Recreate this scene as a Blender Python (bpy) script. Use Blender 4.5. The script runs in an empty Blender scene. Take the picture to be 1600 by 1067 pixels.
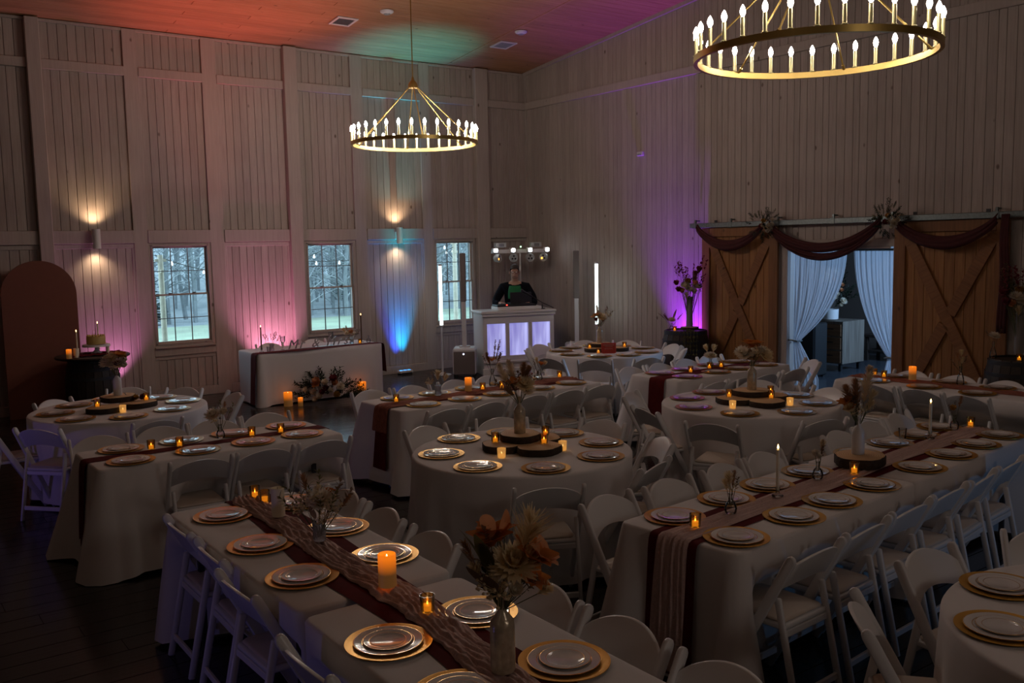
import bpy, bmesh, math, random, itertools
from mathutils import Vector, Matrix, Quaternion, noise
PI = math.pi
rnd = random.Random(7)
SC = bpy.context.scene
COL = SC.collection

# ------------------------------------------------------------------ camera
cam = bpy.data.cameras.new('camera'); camo = bpy.data.objects.new('camera', cam); COL.objects.link(camo)
SC.camera = camo
cam.sensor_width = 36.0; cam.lens = 32.354; cam.clip_start = 0.05; cam.clip_end = 400
RT = Vector((0.80689675, -0.59037299, -0.01942579)); DN = Vector((-0.07770721, -0.0734914, -0.99426385)); FW = Vector((0.5855589, 0.80377779, -0.10517621))
mw = Matrix.Identity(4)
for i in range(3):
    mw[i][0] = RT[i]; mw[i][1] = -DN[i]; mw[i][2] = -FW[i]
mw[2][3] = 2.25
camo.matrix_world = mw
SC.view_settings.view_transform = 'Standard'; SC.view_settings.look = 'None'
SC.view_settings.exposure = 0.0; SC.view_settings.gamma = 1.0; SC.view_settings.use_curve_mapping = False
SC.cycles.use_denoising = True
SC.cycles.max_bounces = 8; SC.cycles.diffuse_bounces = 3; SC.cycles.glossy_bounces = 3; SC.cycles.transparent_max_bounces = 12; SC.cycles.transmission_bounces = 4
SC.cycles.sample_clamp_indirect = 2.0; SC.cycles.caustics_reflective = False; SC.cycles.caustics_refractive = False

# ------------------------------------------------------------------ sky: overcast dusk
W = bpy.data.worlds.new('world'); SC.world = W; W.use_nodes = True
W.node_tree.nodes['Background'].inputs['Color'].default_value = (0.44, 0.62, 0.76, 1)
W.node_tree.nodes['Background'].inputs['Strength'].default_value = 5.0

# ------------------------------------------------------------------ lamps (uplights, sconce cones, next-room light)
def spot(name, loc, target, color, watts, angle, blend=0.6, radius=0.03):
    l = bpy.data.lights.new(name, 'SPOT'); l.color = color; l.energy = watts
    l.spot_size = math.radians(angle); l.spot_blend = blend; l.shadow_soft_size = radius
    o = bpy.data.objects.new(name, l); COL.objects.link(o); o.location = loc
    o.rotation_euler = (Vector(target) - Vector(loc)).to_track_quat('-Z', 'Y').to_euler()
    return o
def point(name, loc, color, watts, radius=0.05):
    l = bpy.data.lights.new(name, 'POINT'); l.color = color; l.energy = watts; l.shadow_soft_size = radius
    o = bpy.data.objects.new(name, l); COL.objects.link(o); o.location = loc; return o
# LED wall washers standing on the floor against the walls
spot('uplight_lamp_blue', (7.90, 14.22, 0.10), (7.92, 14.35, 2.0), (0.03, 0.10, 1.0), 190, 46, 0.9)
spot('uplight_lamp_cyan', (8.03, 14.22, 0.10), (8.05, 14.36, 2.0), (0.0, 0.42, 1.0), 230, 42, 0.9)
spot('uplight_lamp_pink', (5.60, 14.00, 0.13), (5.58, 14.36, 1.5), (1.0, 0.34, 0.60), 190, 80, 1.0)
spot('uplight_lamp_violet', (3.15, 14.12, 0.13), (3.15, 14.36, 1.8), (0.9, 0.30, 0.72), 85, 80, 1.0)
spot('uplight_lamp_purple', (10.66, 10.02, 0.13), (10.86, 10.06, 2.2), (0.34, 0.03, 1.0), 750, 74, 1.0)
# their throw over the ceiling
spot('ceiling_wash_red', (4.9, 13.62, 0.2), (4.7, 12.95, 5.6), (1.0, 0.14, 0.06), 700, 46, 1.0)
spot('ceiling_wash_teal', (8.0, 14.05, 0.2), (8.05, 13.75, 5.5), (0.0, 0.80, 0.9), 1100, 30, 1.0)
spot('ceiling_wash_pink', (10.4, 10.0, 0.2), (9.7, 9.4, 6.0), (1.0, 0.08, 0.25), 170, 50, 1.0)
# wall sconces, up and down
for sx in (3.03, 7.97):
    spot('sconce_lamp_up', (sx, 14.22, 2.62), (sx, 14.40, 3.3), (1.0, 0.66, 0.38), 15, 125, 1.0, 0.03)
    spot('sconce_lamp_down', (sx, 14.22, 2.27), (sx, 14.40, 1.5), (1.0, 0.70, 0.44), 11, 125, 1.0, 0.03)
# washers by the side walls left of and behind the photographer
spot('uplight_lamp_left', (-0.9, 3.9, 0.30), (1.3, 4.1, 0.5), (0.26, 0.23, 1.0), 7, 84, 0.9, 0.06)
spot('uplight_lamp_left_far', (-0.7, 8.3, 0.30), (1.2, 8.5, 0.5), (0.30, 0.20, 1.0), 8, 64, 0.9, 0.06)
spot('uplight_lamp_back', (7.2, -0.8, 0.5), (6.0, 2.6, 0.8), (0.10, 0.42, 0.9), 26, 70, 0.9, 0.08)
# unseen fill lights added behind the camera to brighten faces turned towards it
point('fill_light_back', (3.2, -3.4, 3.6), (1.0, 0.86, 0.77), 50, 0.5)
point('fill_light_side', (-2.4, 1.0, 3.6), (1.0, 0.84, 0.72), 3, 0.5)
# cool ceiling lamp of the room behind the barn doors
point('next_room_lamp', (14.2, 6.1, 2.2), (0.34, 0.60, 1.0), 520, 0.25)

BULB_FAR, BULB_NEAR = 180.0, 52.0

# ------------------------------------------------------------------ materials
MATS = {}
def mat(name, color, rough=0.5, metal=0.0, emit=None, estr=0.0, var=0.0, vscale=12.0, bump=0.0, bscale=60.0, spec=0.5, alpha=None, trans=0.0, rand=0.0, stretch=None, color2=None, coat=0.0, sheen=0.0):
    if name in MATS: return MATS[name]
    m = bpy.data.materials.new(name); m.use_nodes = True; nt = m.node_tree; N = nt.nodes; L = nt.links
    b = N['Principled BSDF']
    b.inputs['Base Color'].default_value = (*color, 1); b.inputs['Roughness'].default_value = rough; b.inputs['Metallic'].default_value = metal
    b.inputs['Specular IOR Level'].default_value = spec
    if coat: b.inputs['Coat Weight'].default_value = coat
    if sheen: b.inputs['Sheen Weight'].default_value = sheen
    if trans: b.inputs['Transmission Weight'].default_value = trans
    if alpha is not None: b.inputs['Alpha'].default_value = alpha
    if emit: b.inputs['Emission Color'].default_value = (*emit, 1); b.inputs['Emission Strength'].default_value = estr
    tc = None
    def coords():
        nonlocal tc
        if tc is None:
            tc = N.new('ShaderNodeTexCoord')
            oi = N.new('ShaderNodeObjectInfo'); ad = N.new('ShaderNodeVectorMath'); ad.operation = 'ADD'
            ml = N.new('ShaderNodeMath'); ml.operation = 'MULTIPLY'; ml.inputs[1].default_value = 37.0
            L.new(oi.outputs['Random'], ml.inputs[0]); L.new(tc.outputs['Object'], ad.inputs[0]); L.new(ml.outputs[0], ad.inputs[1])
            out = ad.outputs[0]
            if stretch:
                mp = N.new('ShaderNodeMapping'); mp.inputs['Scale'].default_value = stretch; L.new(out, mp.inputs['Vector']); out = mp.outputs[0]
            tc = out
        return tc
    if var or color2:
        nz = N.new('ShaderNodeTexNoise'); nz.inputs['Scale'].default_value = vscale; nz.inputs['Detail'].default_value = 5
        L.new(coords(), nz.inputs['Vector'])
        rp = N.new('ShaderNodeValToRGB'); L.new(nz.outputs['Fac'], rp.inputs['Fac'])
        c2 = color2 or tuple(c * (1 - var) for c in color)
        rp.color_ramp.elements[0].position = 0.3; rp.color_ramp.elements[0].color = (*c2, 1)
        rp.color_ramp.elements[1].position = 0.7; rp.color_ramp.elements[1].color = (*color, 1)
        src = rp.outputs[0]
        if rand:
            oi = N.new('ShaderNodeObjectInfo'); mr = N.new('ShaderNodeMapRange'); L.new(oi.outputs['Random'], mr.inputs['Value'])
            mr.inputs['To Min'].default_value = 1 - rand; mr.inputs['To Max'].default_value = 1 + rand * 0.4
            hv = N.new('ShaderNodeHueSaturation'); L.new(mr.outputs[0], hv.inputs['Value']); L.new(src, hv.inputs['Color']); src = hv.outputs[0]
        L.new(src, b.inputs['Base Color'])
    if bump:
        nb = N.new('ShaderNodeTexNoise'); nb.inputs['Scale'].default_value = bscale; nb.inputs['Detail'].default_value = 4; L.new(coords(), nb.inputs['Vector'])
        bp = N.new('ShaderNodeBump'); bp.inputs['Strength'].default_value = bump; bp.inputs['Distance'].default_value = 0.01
        L.new(nb.outputs['Fac'], bp.inputs['Height']); L.new(bp.outputs[0], b.inputs['Normal'])
    MATS[name] = m; return m
def wood(name, c1, c2, rough=0.5, axis='z', knots=True, rand=0.12, grain=7.0, coat=0.0, spec=0.4):
    """grain stretched along one axis, with scattered knots"""
    if name in MATS: return MATS[name]
    m = bpy.data.materials.new(name); m.use_nodes = True; nt = m.node_tree; N = nt.nodes; L = nt.links
    b = N['Principled BSDF']; b.inputs['Roughness'].default_value = rough; b.inputs['Specular IOR Level'].default_value = spec; b.inputs['Coat Weight'].default_value = coat
    tc = N.new('ShaderNodeTexCoord'); oi = N.new('ShaderNodeObjectInfo'); ml = N.new('ShaderNodeMath'); ml.operation = 'MULTIPLY'; ml.inputs[1].default_value = 91.0
    L.new(oi.outputs['Random'], ml.inputs[0]); ad = N.new('ShaderNodeVectorMath'); ad.operation = 'ADD'; L.new(tc.outputs['Object'], ad.inputs[0]); L.new(ml.outputs[0], ad.inputs[1])
    mp = N.new('ShaderNodeMapping'); s = {'x': (0.5, 9, 9), 'y': (9, 0.5, 9), 'z': (9, 9, 0.5)}[axis]; mp.inputs['Scale'].default_value = s; L.new(ad.outputs[0], mp.inputs['Vector'])
    nz = N.new('ShaderNodeTexNoise'); nz.inputs['Scale'].default_value = grain; nz.inputs['Detail'].default_value = 6; nz.inputs['Distortion'].default_value = 0.6; L.new(mp.outputs[0], nz.inputs['Vector'])
    rp = N.new('ShaderNodeValToRGB'); L.new(nz.outputs['Fac'], rp.inputs['Fac'])
    rp.color_ramp.elements[0].position = 0.32; rp.color_ramp.elements[0].color = (*c2, 1); rp.color_ramp.elements[1].position = 0.66; rp.color_ramp.elements[1].color = (*c1, 1)
    src = rp.outputs[0]
    if knots:
        mk = N.new('ShaderNodeMapping'); mk.inputs['Scale'].default_value = {'x': (0.6, 1, 1), 'y': (1, 0.6, 1), 'z': (1, 1, 0.6)}[axis]; L.new(ad.outputs[0], mk.inputs['Vector'])
        vo = N.new('ShaderNodeTexVoronoi'); vo.inputs['Scale'].default_value = 3.2; L.new(mk.outputs[0], vo.inputs['Vector'])
        kr = N.new('ShaderNodeValToRGB'); kr.color_ramp.elements[0].position = 0.035; kr.color_ramp.elements[0].color = (0.35, 0.3, 0.27, 1); kr.color_ramp.elements[1].position = 0.075; kr.color_ramp.elements[1].color = (1, 1, 1, 1)
        L.new(vo.outputs['Distance'], kr.inputs['Fac'])
        mx = N.new('ShaderNodeMix'); mx.data_type = 'RGBA'; mx.blend_type = 'MULTIPLY'; mx.inputs['Factor'].default_value = 1.0
        L.new(src, mx.inputs['A']); L.new(kr.outputs[0], mx.inputs['B']); src = mx.outputs['Result']
    mr = N.new('ShaderNodeMapRange'); L.new(oi.outputs['Random'], mr.inputs['Value']); mr.inputs['To Min'].default_value = 1 - rand; mr.inputs['To Max'].default_value = 1 + rand * 0.5
    hv = N.new('ShaderNodeHueSaturation'); L.new(mr.outputs[0], hv.inputs['Value']); L.new(src, hv.inputs['Color'])
    L.new(hv.outputs[0], b.inputs['Base Color'])
    bp = N.new('ShaderNodeBump'); bp.inputs['Strength'].default_value = 0.15; bp.inputs['Distance'].default_value = 0.004; L.new(nz.outputs['Fac'], bp.inputs['Height']); L.new(bp.outputs[0], b.inputs['Normal'])
    MATS[name] = m; return m
def glass_mat(name, tint=(1, 1, 1), gloss=0.08, rough=0.02):
    if name in MATS: return MATS[name]
    m = bpy.data.materials.new(name); m.use_nodes = True; nt = m.node_tree; N = nt.nodes; L = nt.links
    N.remove(N['Principled BSDF']); out = N['Material Output']
    t = N.new('ShaderNodeBsdfTransparent'); t.inputs['Color'].default_value = (*tint, 1)
    g = N.new('ShaderNodeBsdfGlossy'); g.inputs['Roughness'].default_value = rough
    f = N.new('ShaderNodeFresnel'); f.inputs['IOR'].default_value = 1.45
    a = N.new('ShaderNodeMath'); a.operation = 'ADD'; a.inputs[1].default_value = gloss; a.use_clamp = True; L.new(f.outputs[0], a.inputs[0])
    x = N.new('ShaderNodeMixShader'); L.new(a.outputs[0], x.inputs[0]); L.new(t.outputs[0], x.inputs[1]); L.new(g.outputs[0], x.inputs[2]); L.new(x.outputs[0], out.inputs['Surface'])
    MATS[name] = m; return m
def sheer_mat(name, color, opac):
    m = bpy.data.materials.new(name); m.use_nodes = True; nt = m.node_tree; N = nt.nodes; L = nt.links
    N.remove(N['Principled BSDF']); out = N['Material Output']
    t = N.new('ShaderNodeBsdfTransparent'); d = N.new('ShaderNodeBsdfDiffuse'); d.inputs['Color'].default_value = (*color, 1)
    tr = N.new('ShaderNodeBsdfTranslucent'); tr.inputs['Color'].default_value = (*color, 1)
    m1 = N.new('ShaderNodeMixShader'); m1.inputs[0].default_value = 0.5; L.new(d.outputs[0], m1.inputs[1]); L.new(tr.outputs[0], m1.inputs[2])
    m2 = N.new('ShaderNodeMixShader'); m2.inputs[0].default_value = opac; L.new(t.outputs[0], m2.inputs[1]); L.new(m1.outputs[0], m2.inputs[2]); L.new(m2.outputs[0], out.inputs['Surface'])
    MATS[name] = m; return m

M_WALL = wood('whitewashed_pine', (0.45, 0.385, 0.345), (0.38, 0.32, 0.28), 0.6, 'z', True, 0.10, 5.0)
M_TRIM = wood('whitewashed_trim', (0.46, 0.395, 0.355), (0.41, 0.35, 0.31), 0.6, 'z', True, 0.05, 4.0)
M_GAP = mat('shadow_gap', (0.10, 0.08, 0.065), 0.9)
M_CEIL = wood('ceiling_pine', (0.46, 0.235, 0.13), (0.35, 0.165, 0.08), 0.5, 'x', True, 0.12, 4.0)
M_FLOOR = wood('dark_floor', (0.026, 0.021, 0.019), (0.014, 0.011, 0.010), 0.2, 'x', False, 0.35, 4.0, spec=0.5)
M_BARN = wood('barn_pine', (0.38, 0.175, 0.055), (0.26, 0.105, 0.03), 0.55, 'z', True, 0.22, 4.0)
M_BARNF = wood('barn_frame', (0.27, 0.115, 0.038), (0.19, 0.075, 0.022), 0.55, 'z', True, 0.15, 4.0)
M_CLOTH = mat('white_cloth', (0.75, 0.72, 0.71), 0.85, bump=0.05, bscale=9, sheen=0.2)
M_CHAIR = mat('white_resin', (0.76, 0.75, 0.75), 0.33)
M_PAD = mat('beige_vinyl', (0.66, 0.57, 0.48), 0.5, var=0.05)
M_GOLD = mat('gold_charger', (0.76, 0.42, 0.065), 0.33, 0.8, bump=0.06, bscale=120)
M_RIM = mat('gold_rim', (0.75, 0.45, 0.16), 0.25, 0.9)
M_PLATE = mat('white_plate', (0.84, 0.82, 0.82), 0.10, coat=0.8)
M_MAROON = mat('maroon_fabric', (0.125, 0.010, 0.011), 0.9, var=0.25, vscale=18, spec=0.15)
M_ROSE = mat('dusty_rose_gauze', (0.68, 0.48, 0.44), 0.9, var=0.15, vscale=60, bump=0.5, bscale=90)
M_RUST = mat('rust_gauze', (0.36, 0.12, 0.075), 0.9, var=0.35, vscale=30, bump=0.5, bscale=70)
M_BRASS = mat('brass', (0.78, 0.56, 0.18), 0.3, 0.9)
M_BRASSD = mat('aged_brass', (0.45, 0.29, 0.09), 0.4, 0.9)
M_SLEEVE = mat('candle_sleeve', (0.80, 0.72, 0.36), 0.35, 0.3)
M_BULBF = mat('bulb_far', (1, 1, 1), 0.3, emit=(1.0, 0.84, 0.74), estr=BULB_FAR)
M_BULBN = mat('bulb_near', (1, 1, 1), 0.3, emit=(1.0, 0.84, 0.74), estr=BULB_NEAR)
M_WHITE = mat('white_paint', (0.72, 0.70, 0.68), 0.4)
M_SPKGR = mat('speaker_grille', (0.20, 0.18, 0.17), 0.7, bump=0.4, bscale=400)
M_BLACK = mat('black_plastic', (0.012, 0.012, 0.013), 0.45)
M_DARKWOOD = wood('dark_stain', (0.045, 0.030, 0.022), (0.022, 0.015, 0.011), 0.55, 'z', False, 0.2)
M_STEEL = mat('galvanised_steel', (0.22, 0.26, 0.26), 0.42, 0.8, var=0.3, vscale=40)
M_IRON = mat('dark_iron', (0.05, 0.05, 0.055), 0.55, 0.6)
M_BARK = mat('bark', (0.055, 0.035, 0.022), 0.9, var=0.5, vscale=25, bump=0.9, bscale=60)
M_CUT = mat('sawn_wood', (0.42, 0.23, 0.10), 0.75, var=0.3, vscale=14)
M_AMBERG = glass_mat('amber_mercury_glass', (1.0, 0.74, 0.34), 0.14, 0.18)
M_FROST = mat('frosted_glass', (0.9, 0.72, 0.45), 0.4, alpha=0.55, emit=(1.0, 0.5, 0.12), estr=0.25)
M_GLASS = glass_mat('clear_glass', (0.93, 0.95, 0.95), 0.06, 0.02)
M_PANE = glass_mat('window_glass', (0.94, 0.97, 0.97), 0.0, 0.01)
M_MERC = mat('mercury_glass', (0.66, 0.55, 0.40), 0.22, 0.35, var=0.35, vscale=35, bump=0.2, bscale=50)
M_MILK = mat('milk_glass', (0.74, 0.72, 0.70), 0.3)
M_FLAME = mat('flame', (1, 0.6, 0.2), 0.5, emit=(1.0, 0.60, 0.20), estr=9.0)
M_WAX = mat('ivory_wax', (0.90, 0.80, 0.60), 0.45)
M_WAXLIT = None
M_STEM = mat('green_stem', (0.09, 0.10, 0.035), 0.7)
M_LEAF = mat('dark_leaf', (0.022, 0.040, 0.018), 0.55, var=0.4, rand=0.3)
M_OLIVE = mat('olive_leaf', (0.24, 0.22, 0.08), 0.65, var=0.4, rand=0.3)
M_BROWNLEAF = mat('dried_brown_leaf', (0.30, 0.19, 0.12), 0.75, var=0.4, rand=0.3)
M_CREAM = mat('cream_petal', (0.95, 0.80, 0.52), 0.7, var=0.15)
M_IVORY = mat('ivory_petal', (0.94, 0.85, 0.70), 0.7, var=0.15)
M_ORANGE = mat('burnt_orange_petal', (0.82, 0.30, 0.06), 0.7, var=0.35)
M_PEACH = mat('peach_petal', (0.90, 0.44, 0.21), 0.65, var=0.2)
M_BURG = mat('burgundy_petal', (0.30, 0.05, 0.07), 0.7, var=0.3)
M_YEL = mat('mustard_petal', (0.68, 0.38, 0.08), 0.7, var=0.3)
M_PAMP = mat('pampas', (0.92, 0.76, 0.54), 0.9, var=0.2)
M_PAMPB = mat('brown_plume', (0.50, 0.27, 0.13), 0.9, var=0.3)

def petal(m):
    nt = m.node_tree; N = nt.nodes; L = nt.links; b = N['Principled BSDF']; out = N['Material Output']; t = N.new('ShaderNodeBsdfTranslucent'); x = N.new('ShaderNodeMixShader'); x.inputs[0].default_value = 0.5
    if b.inputs['Base Color'].links: L.new(b.inputs['Base Color'].links[0].from_socket, t.inputs['Color'])
    else: t.inputs['Color'].default_value = b.inputs['Base Color'].default_value
    L.new(b.outputs[0], x.inputs[1]); L.new(t.outputs[0], x.inputs[2]); L.new(x.outputs[0], out.inputs['Surface'])
for m in (M_LEAF, M_OLIVE, M_BROWNLEAF, M_CREAM, M_IVORY, M_ORANGE, M_PEACH, M_BURG, M_YEL, M_PAMP, M_PAMPB): petal(m)

# waxy LED candles: bright at the top, fading down the body
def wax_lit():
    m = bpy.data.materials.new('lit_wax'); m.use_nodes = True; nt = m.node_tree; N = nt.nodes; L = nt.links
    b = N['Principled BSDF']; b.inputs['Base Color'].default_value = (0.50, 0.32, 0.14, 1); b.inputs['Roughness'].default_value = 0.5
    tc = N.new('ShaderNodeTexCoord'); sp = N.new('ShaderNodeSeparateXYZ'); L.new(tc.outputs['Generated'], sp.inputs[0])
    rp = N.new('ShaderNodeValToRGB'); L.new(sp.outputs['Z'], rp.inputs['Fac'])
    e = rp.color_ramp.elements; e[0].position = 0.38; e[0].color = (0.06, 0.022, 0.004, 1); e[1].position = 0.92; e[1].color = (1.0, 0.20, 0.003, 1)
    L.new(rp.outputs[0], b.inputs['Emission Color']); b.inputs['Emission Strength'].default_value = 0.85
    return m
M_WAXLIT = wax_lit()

# ------------------------------------------------------------------ mesh helpers
class MB:
    def __init__(s): s.v = []; s.f = []; s.mi = []
    def add(s, vs, fs, mi=0):
        o = len(s.v); s.v += [tuple(p) for p in vs]; s.f += [tuple(i + o for i in f) for f in fs]; s.mi += [mi] * len(fs)
    def box(s, c, d, rz=0.0, mi=0, mtx=None):
        x, y, z = d[0] / 2, d[1] / 2, d[2] / 2
        R = mtx or (Matrix.Translation(c) @ Matrix.Rotation(rz, 4, 'Z'))
        vs = [R @ Vector(p) for p in ((-x, -y, -z), (x, -y, -z), (x, y, -z), (-x, y, -z), (-x, -y, z), (x, -y, z), (x, y, z), (-x, y, z))]
        s.add(vs, [(0, 3, 2, 1), (4, 5, 6, 7), (0, 1, 5, 4), (1, 2, 6, 5), (2, 3, 7, 6), (3, 0, 4, 7)], mi)
    def bar(s, a, b, w, t, up=(0, 0, 1), mi=0):
        a = Vector(a); b = Vector(b); d = b - a; z = d.normalized(); u = Vector(up)
        x = u.cross(z); x = x.normalized() if x.length > 1e-5 else Vector((1, 0, 0)); y = z.cross(x)
        R = Matrix((x, y, z)).transposed().to_4x4(); R.translation = (a + b) / 2
        s.box((0, 0, 0), (w, t, d.length), mi=mi, mtx=R)
    def lathe(s, prof, n=24, c=(0, 0, 0), mi=0, mis=None, wob=None, cap=True):
        """prof: list of (r, z); mis: material per band"""
        o = len(s.v); k = len(prof)
        for (r, z) in prof:
            for i in range(n):
                a = 2 * PI * i / n; rr = r * (wob(a) if wob else 1)
                s.v.append((c[0] + rr * math.cos(a), c[1] + rr * math.sin(a), c[2] + z))
        for j in range(k - 1):
            for i in range(n):
                i2 = (i + 1) % n
                s.f.append((o + j * n + i, o + j * n + i2, o + (j + 1) * n + i2, o + (j + 1) * n + i)); s.mi.append(mis[j] if mis else mi)
        if cap:
            if prof[0][0] > 1e-4: s.f.append(tuple(o + i for i in reversed(range(n)))); s.mi.append(mis[0] if mis else mi)
            if prof[-1][0] > 1e-4: s.f.append(tuple(o + (k - 1) * n + i for i in range(n))); s.mi.append(mis[-1] if mis else mi)
    def tube(s, pts, r, n=8, mi=0, taper=None, closed=False):
        pts = [Vector(p) for p in pts]; o = len(s.v); k = len(pts); prev = None
        for j, p in enumerate(pts):
            if closed: d = pts[(j + 1) % k] - pts[j - 1]
            else: d = pts[min(j + 1, k - 1)] - pts[max(j - 1, 0)]
            d = d.normalized() if d.length > 1e-9 else Vector((0, 0, 1))
            if prev is None:
                x = Vector((0, 0, 1)).cross(d); x = x.normalized() if x.length > 1e-3 else Vector((1, 0, 0))
            else:
                x = prev - d * prev.dot(d); x = x.normalized() if x.length > 1e-6 else Vector((1, 0, 0))
            prev = x; y = d.cross(x)
            rr = r if taper is None else r + (taper - r) * j / max(1, k - 1)
            for i in range(n):
                a = 2 * PI * i / n; q = p + (x * math.cos(a) + y * math.sin(a)) * rr; s.v.append(tuple(q))
        for j in range(k if closed else k - 1):
            j2 = (j + 1) % k
            for i in range(n):
                i2 = (i + 1) % n; s.f.append((o + j * n + i, o + j * n + i2, o + j2 * n + i2, o + j2 * n + i)); s.mi.append(mi)
        if not closed:
            s.f.append(tuple(o + i for i in reversed(range(n)))); s.f.append(tuple(o + (k - 1) * n + i for i in range(n))); s.mi += [mi, mi]
    def grid(s, P, mi=0, wrap=False):
        """P: rows of points"""
        o = len(s.v); n = len(P[0])
        for row in P: s.v += [tuple(p) for p in row]
        for j in range(len(P) - 1):
            for i in range(n if wrap else n - 1):
                i2 = (i + 1) % n; s.f.append((o + j * n + i, o + j * n + i2, o + (j + 1) * n + i2, o + (j + 1) * n + i)); s.mi.append(mi)
    def blade(s, a, d, up, L, w, bend=0.3, n=4, mi=0, fold=0.15):
        """leaf / petal: a pointed strip curving along up"""
        a = Vector(a); d = Vector(d).normalized(); up = Vector(up); up = (up - d * up.dot(d)); up = up.normalized() if up.length > 1e-6 else d.orthogonal().normalized()
        sd = d.cross(up); o = len(s.v)
        for j in range(n + 1):
            t = j / n; ww = w * math.sin(PI * min(0.97, 0.08 + 0.9 * t)) ** 0.8
            p = a + d * (L * t) + up * (bend * L * t * t)
            s.v += [tuple(p - sd * ww / 2 + up * fold * ww), tuple(p), tuple(p + sd * ww / 2 + up * fold * ww)]
        for j in range(n):
            q = o + 3 * j; s.f += [(q, q + 1, q + 4, q + 3), (q + 1, q + 2, q + 5, q + 4)]; s.mi += [mi, mi]
    def mesh(s, name, mats, smooth=False, bevel=0.0, angle=40):
        me = bpy.data.meshes.new(name); me.from_pydata(s.v, [], s.f)
        for m in (mats if isinstance(mats, (list, tuple)) else [mats]): me.materials.append(m)
        me.polygons.foreach_set('material_index', s.mi)
        if bevel:
            bm = bmesh.new(); bm.from_mesh(me)
            bmesh.ops.bevel(bm, geom=[e for e in bm.edges if e.calc_face_angle(0) > 0.6], offset=bevel, segments=1, affect='EDGES', clamp_overlap=True)
            bm.to_mesh(me); bm.free()
        me.update()
        if smooth: me.shade_smooth(); me.set_sharp_from_angle(angle=math.radians(angle))
        return me
def link(name, me, parent=None, loc=None, rot=None, scale=None):
    o = bpy.data.objects.new(name, me); COL.objects.link(o)
    if parent: o.parent = parent
    if loc is not None: o.location = loc
    if rot is not None: o.rotation_euler = rot
    if scale is not None: o.scale = scale if hasattr(scale, '__len__') else (scale,) * 3
    return o
def tag(o, label=None, cat=None, group=None, kind=None):
    if label: o['label'] = label
    if cat: o['category'] = cat
    if group: o['group'] = group
    if kind: o['kind'] = kind
    return o
def thing(name, label, cat, loc=(0, 0, 0), rz=0.0, group=None):
    o = bpy.data.objects.new(name, None); o.empty_display_size = 0.1; COL.objects.link(o); o.location = loc; o.rotation_euler = (0, 0, rz)
    return tag(o, label, cat, group)
def struct(name, me=None):
    o = bpy.data.objects.new(name, me); COL.objects.link(o); o['kind'] = 'structure'; return o
def copy_tree(o, parent=None):
    c = o.copy(); COL.objects.link(c)
    if parent: c.parent = parent
    for ch in o.children: copy_tree(ch, c)
    return c
BOXC = {}
def boxmesh(d, m, bevel=0.0):
    k = (round(d[0], 4), round(d[1], 4), round(d[2], 4), m.name, bevel)
    if k not in BOXC:
        b = MB(); b.box((0, 0, 0), d); BOXC[k] = b.mesh('box', m, bevel=bevel)
    return BOXC[k]
def aim(d):
    return Vector(d).to_track_quat('Z', 'Y')

# ------------------------------------------------------------------ room shell
WX, WY = 10.87, 14.36           # right wall plane, left wall plane
SL = 0.105                       # roof pitch, rising away from the left wall
def ceil_z(y): return 5.47 + SL * (WY - y)

# floor: dark boards running along the left wall
b = MB(); b.box((5.6, 4.5, -0.06), (19.6, 21.0, 0.09)); floor = struct('floor', b.mesh('floor', M_GAP))
y = WY - 0.09; r = 0
while y > -1.0:
    x = -3.0 - (r * 1.37) % 2.9
    while x < WX - 0.05:
        L_ = min(4.6, WX - x - 0.01); x0 = max(x, -3.0)
        if x + L_ - x0 > 0.3:
            link('floorboard', boxmesh((round(x + L_ - x0 - 0.004, 2), 0.176, 0.016), M_FLOOR, 0.002), floor, (x0 + (x + L_ - x0) / 2, y, -0.008))
        x += 4.6
    y -= 0.18; r += 1
# ceiling deck and its pine boards
b = MB()
y0, y1 = WY + 0.3, -5.0
pts = [(-3.4, y0, ceil_z(y0) + 0.03), (WX + 0.3, y0, ceil_z(y0) + 0.03), (WX + 0.3, y1, ceil_z(y1) + 0.03), (-3.4, y1, ceil_z(y1) + 0.03)]
b.add(pts + [(p[0], p[1], p[2] + 0.15) for p in pts], [(0, 1, 2, 3), (7, 6, 5, 4), (0, 4, 5, 1), (1, 5, 6, 2), (2, 6, 7, 3), (3, 7, 4, 0)])
ceiling = struct('ceiling', b.mesh('ceiling', mat('ceiling_deck', (0.35, 0.19, 0.09), 0.7)))
pit = -math.atan(SL)
y = WY - 0.07; r = 0
while y > 8.6:
    for (xa, xb) in ((-0.5, 4.2 + (r % 3) * 0.9), (4.2 + (r % 3) * 0.9, 9.12), (9.12, WX)):
        link('ceiling_board', boxmesh((round(xb - xa - 0.004, 3), 0.137, 0.02), M_CEIL, 0.004), ceiling, ((xa + xb) / 2, y, ceil_z(y) + 0.012), (pit, 0, 0))
    y -= 0.14; r += 1
link('joint_batten', boxmesh((0.05, 6.0, 0.012), M_CEIL), ceiling, (9.12, WY - 3.0, ceil_z(WY - 3.0) - 0.001), (pit, 0, 0))

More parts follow.
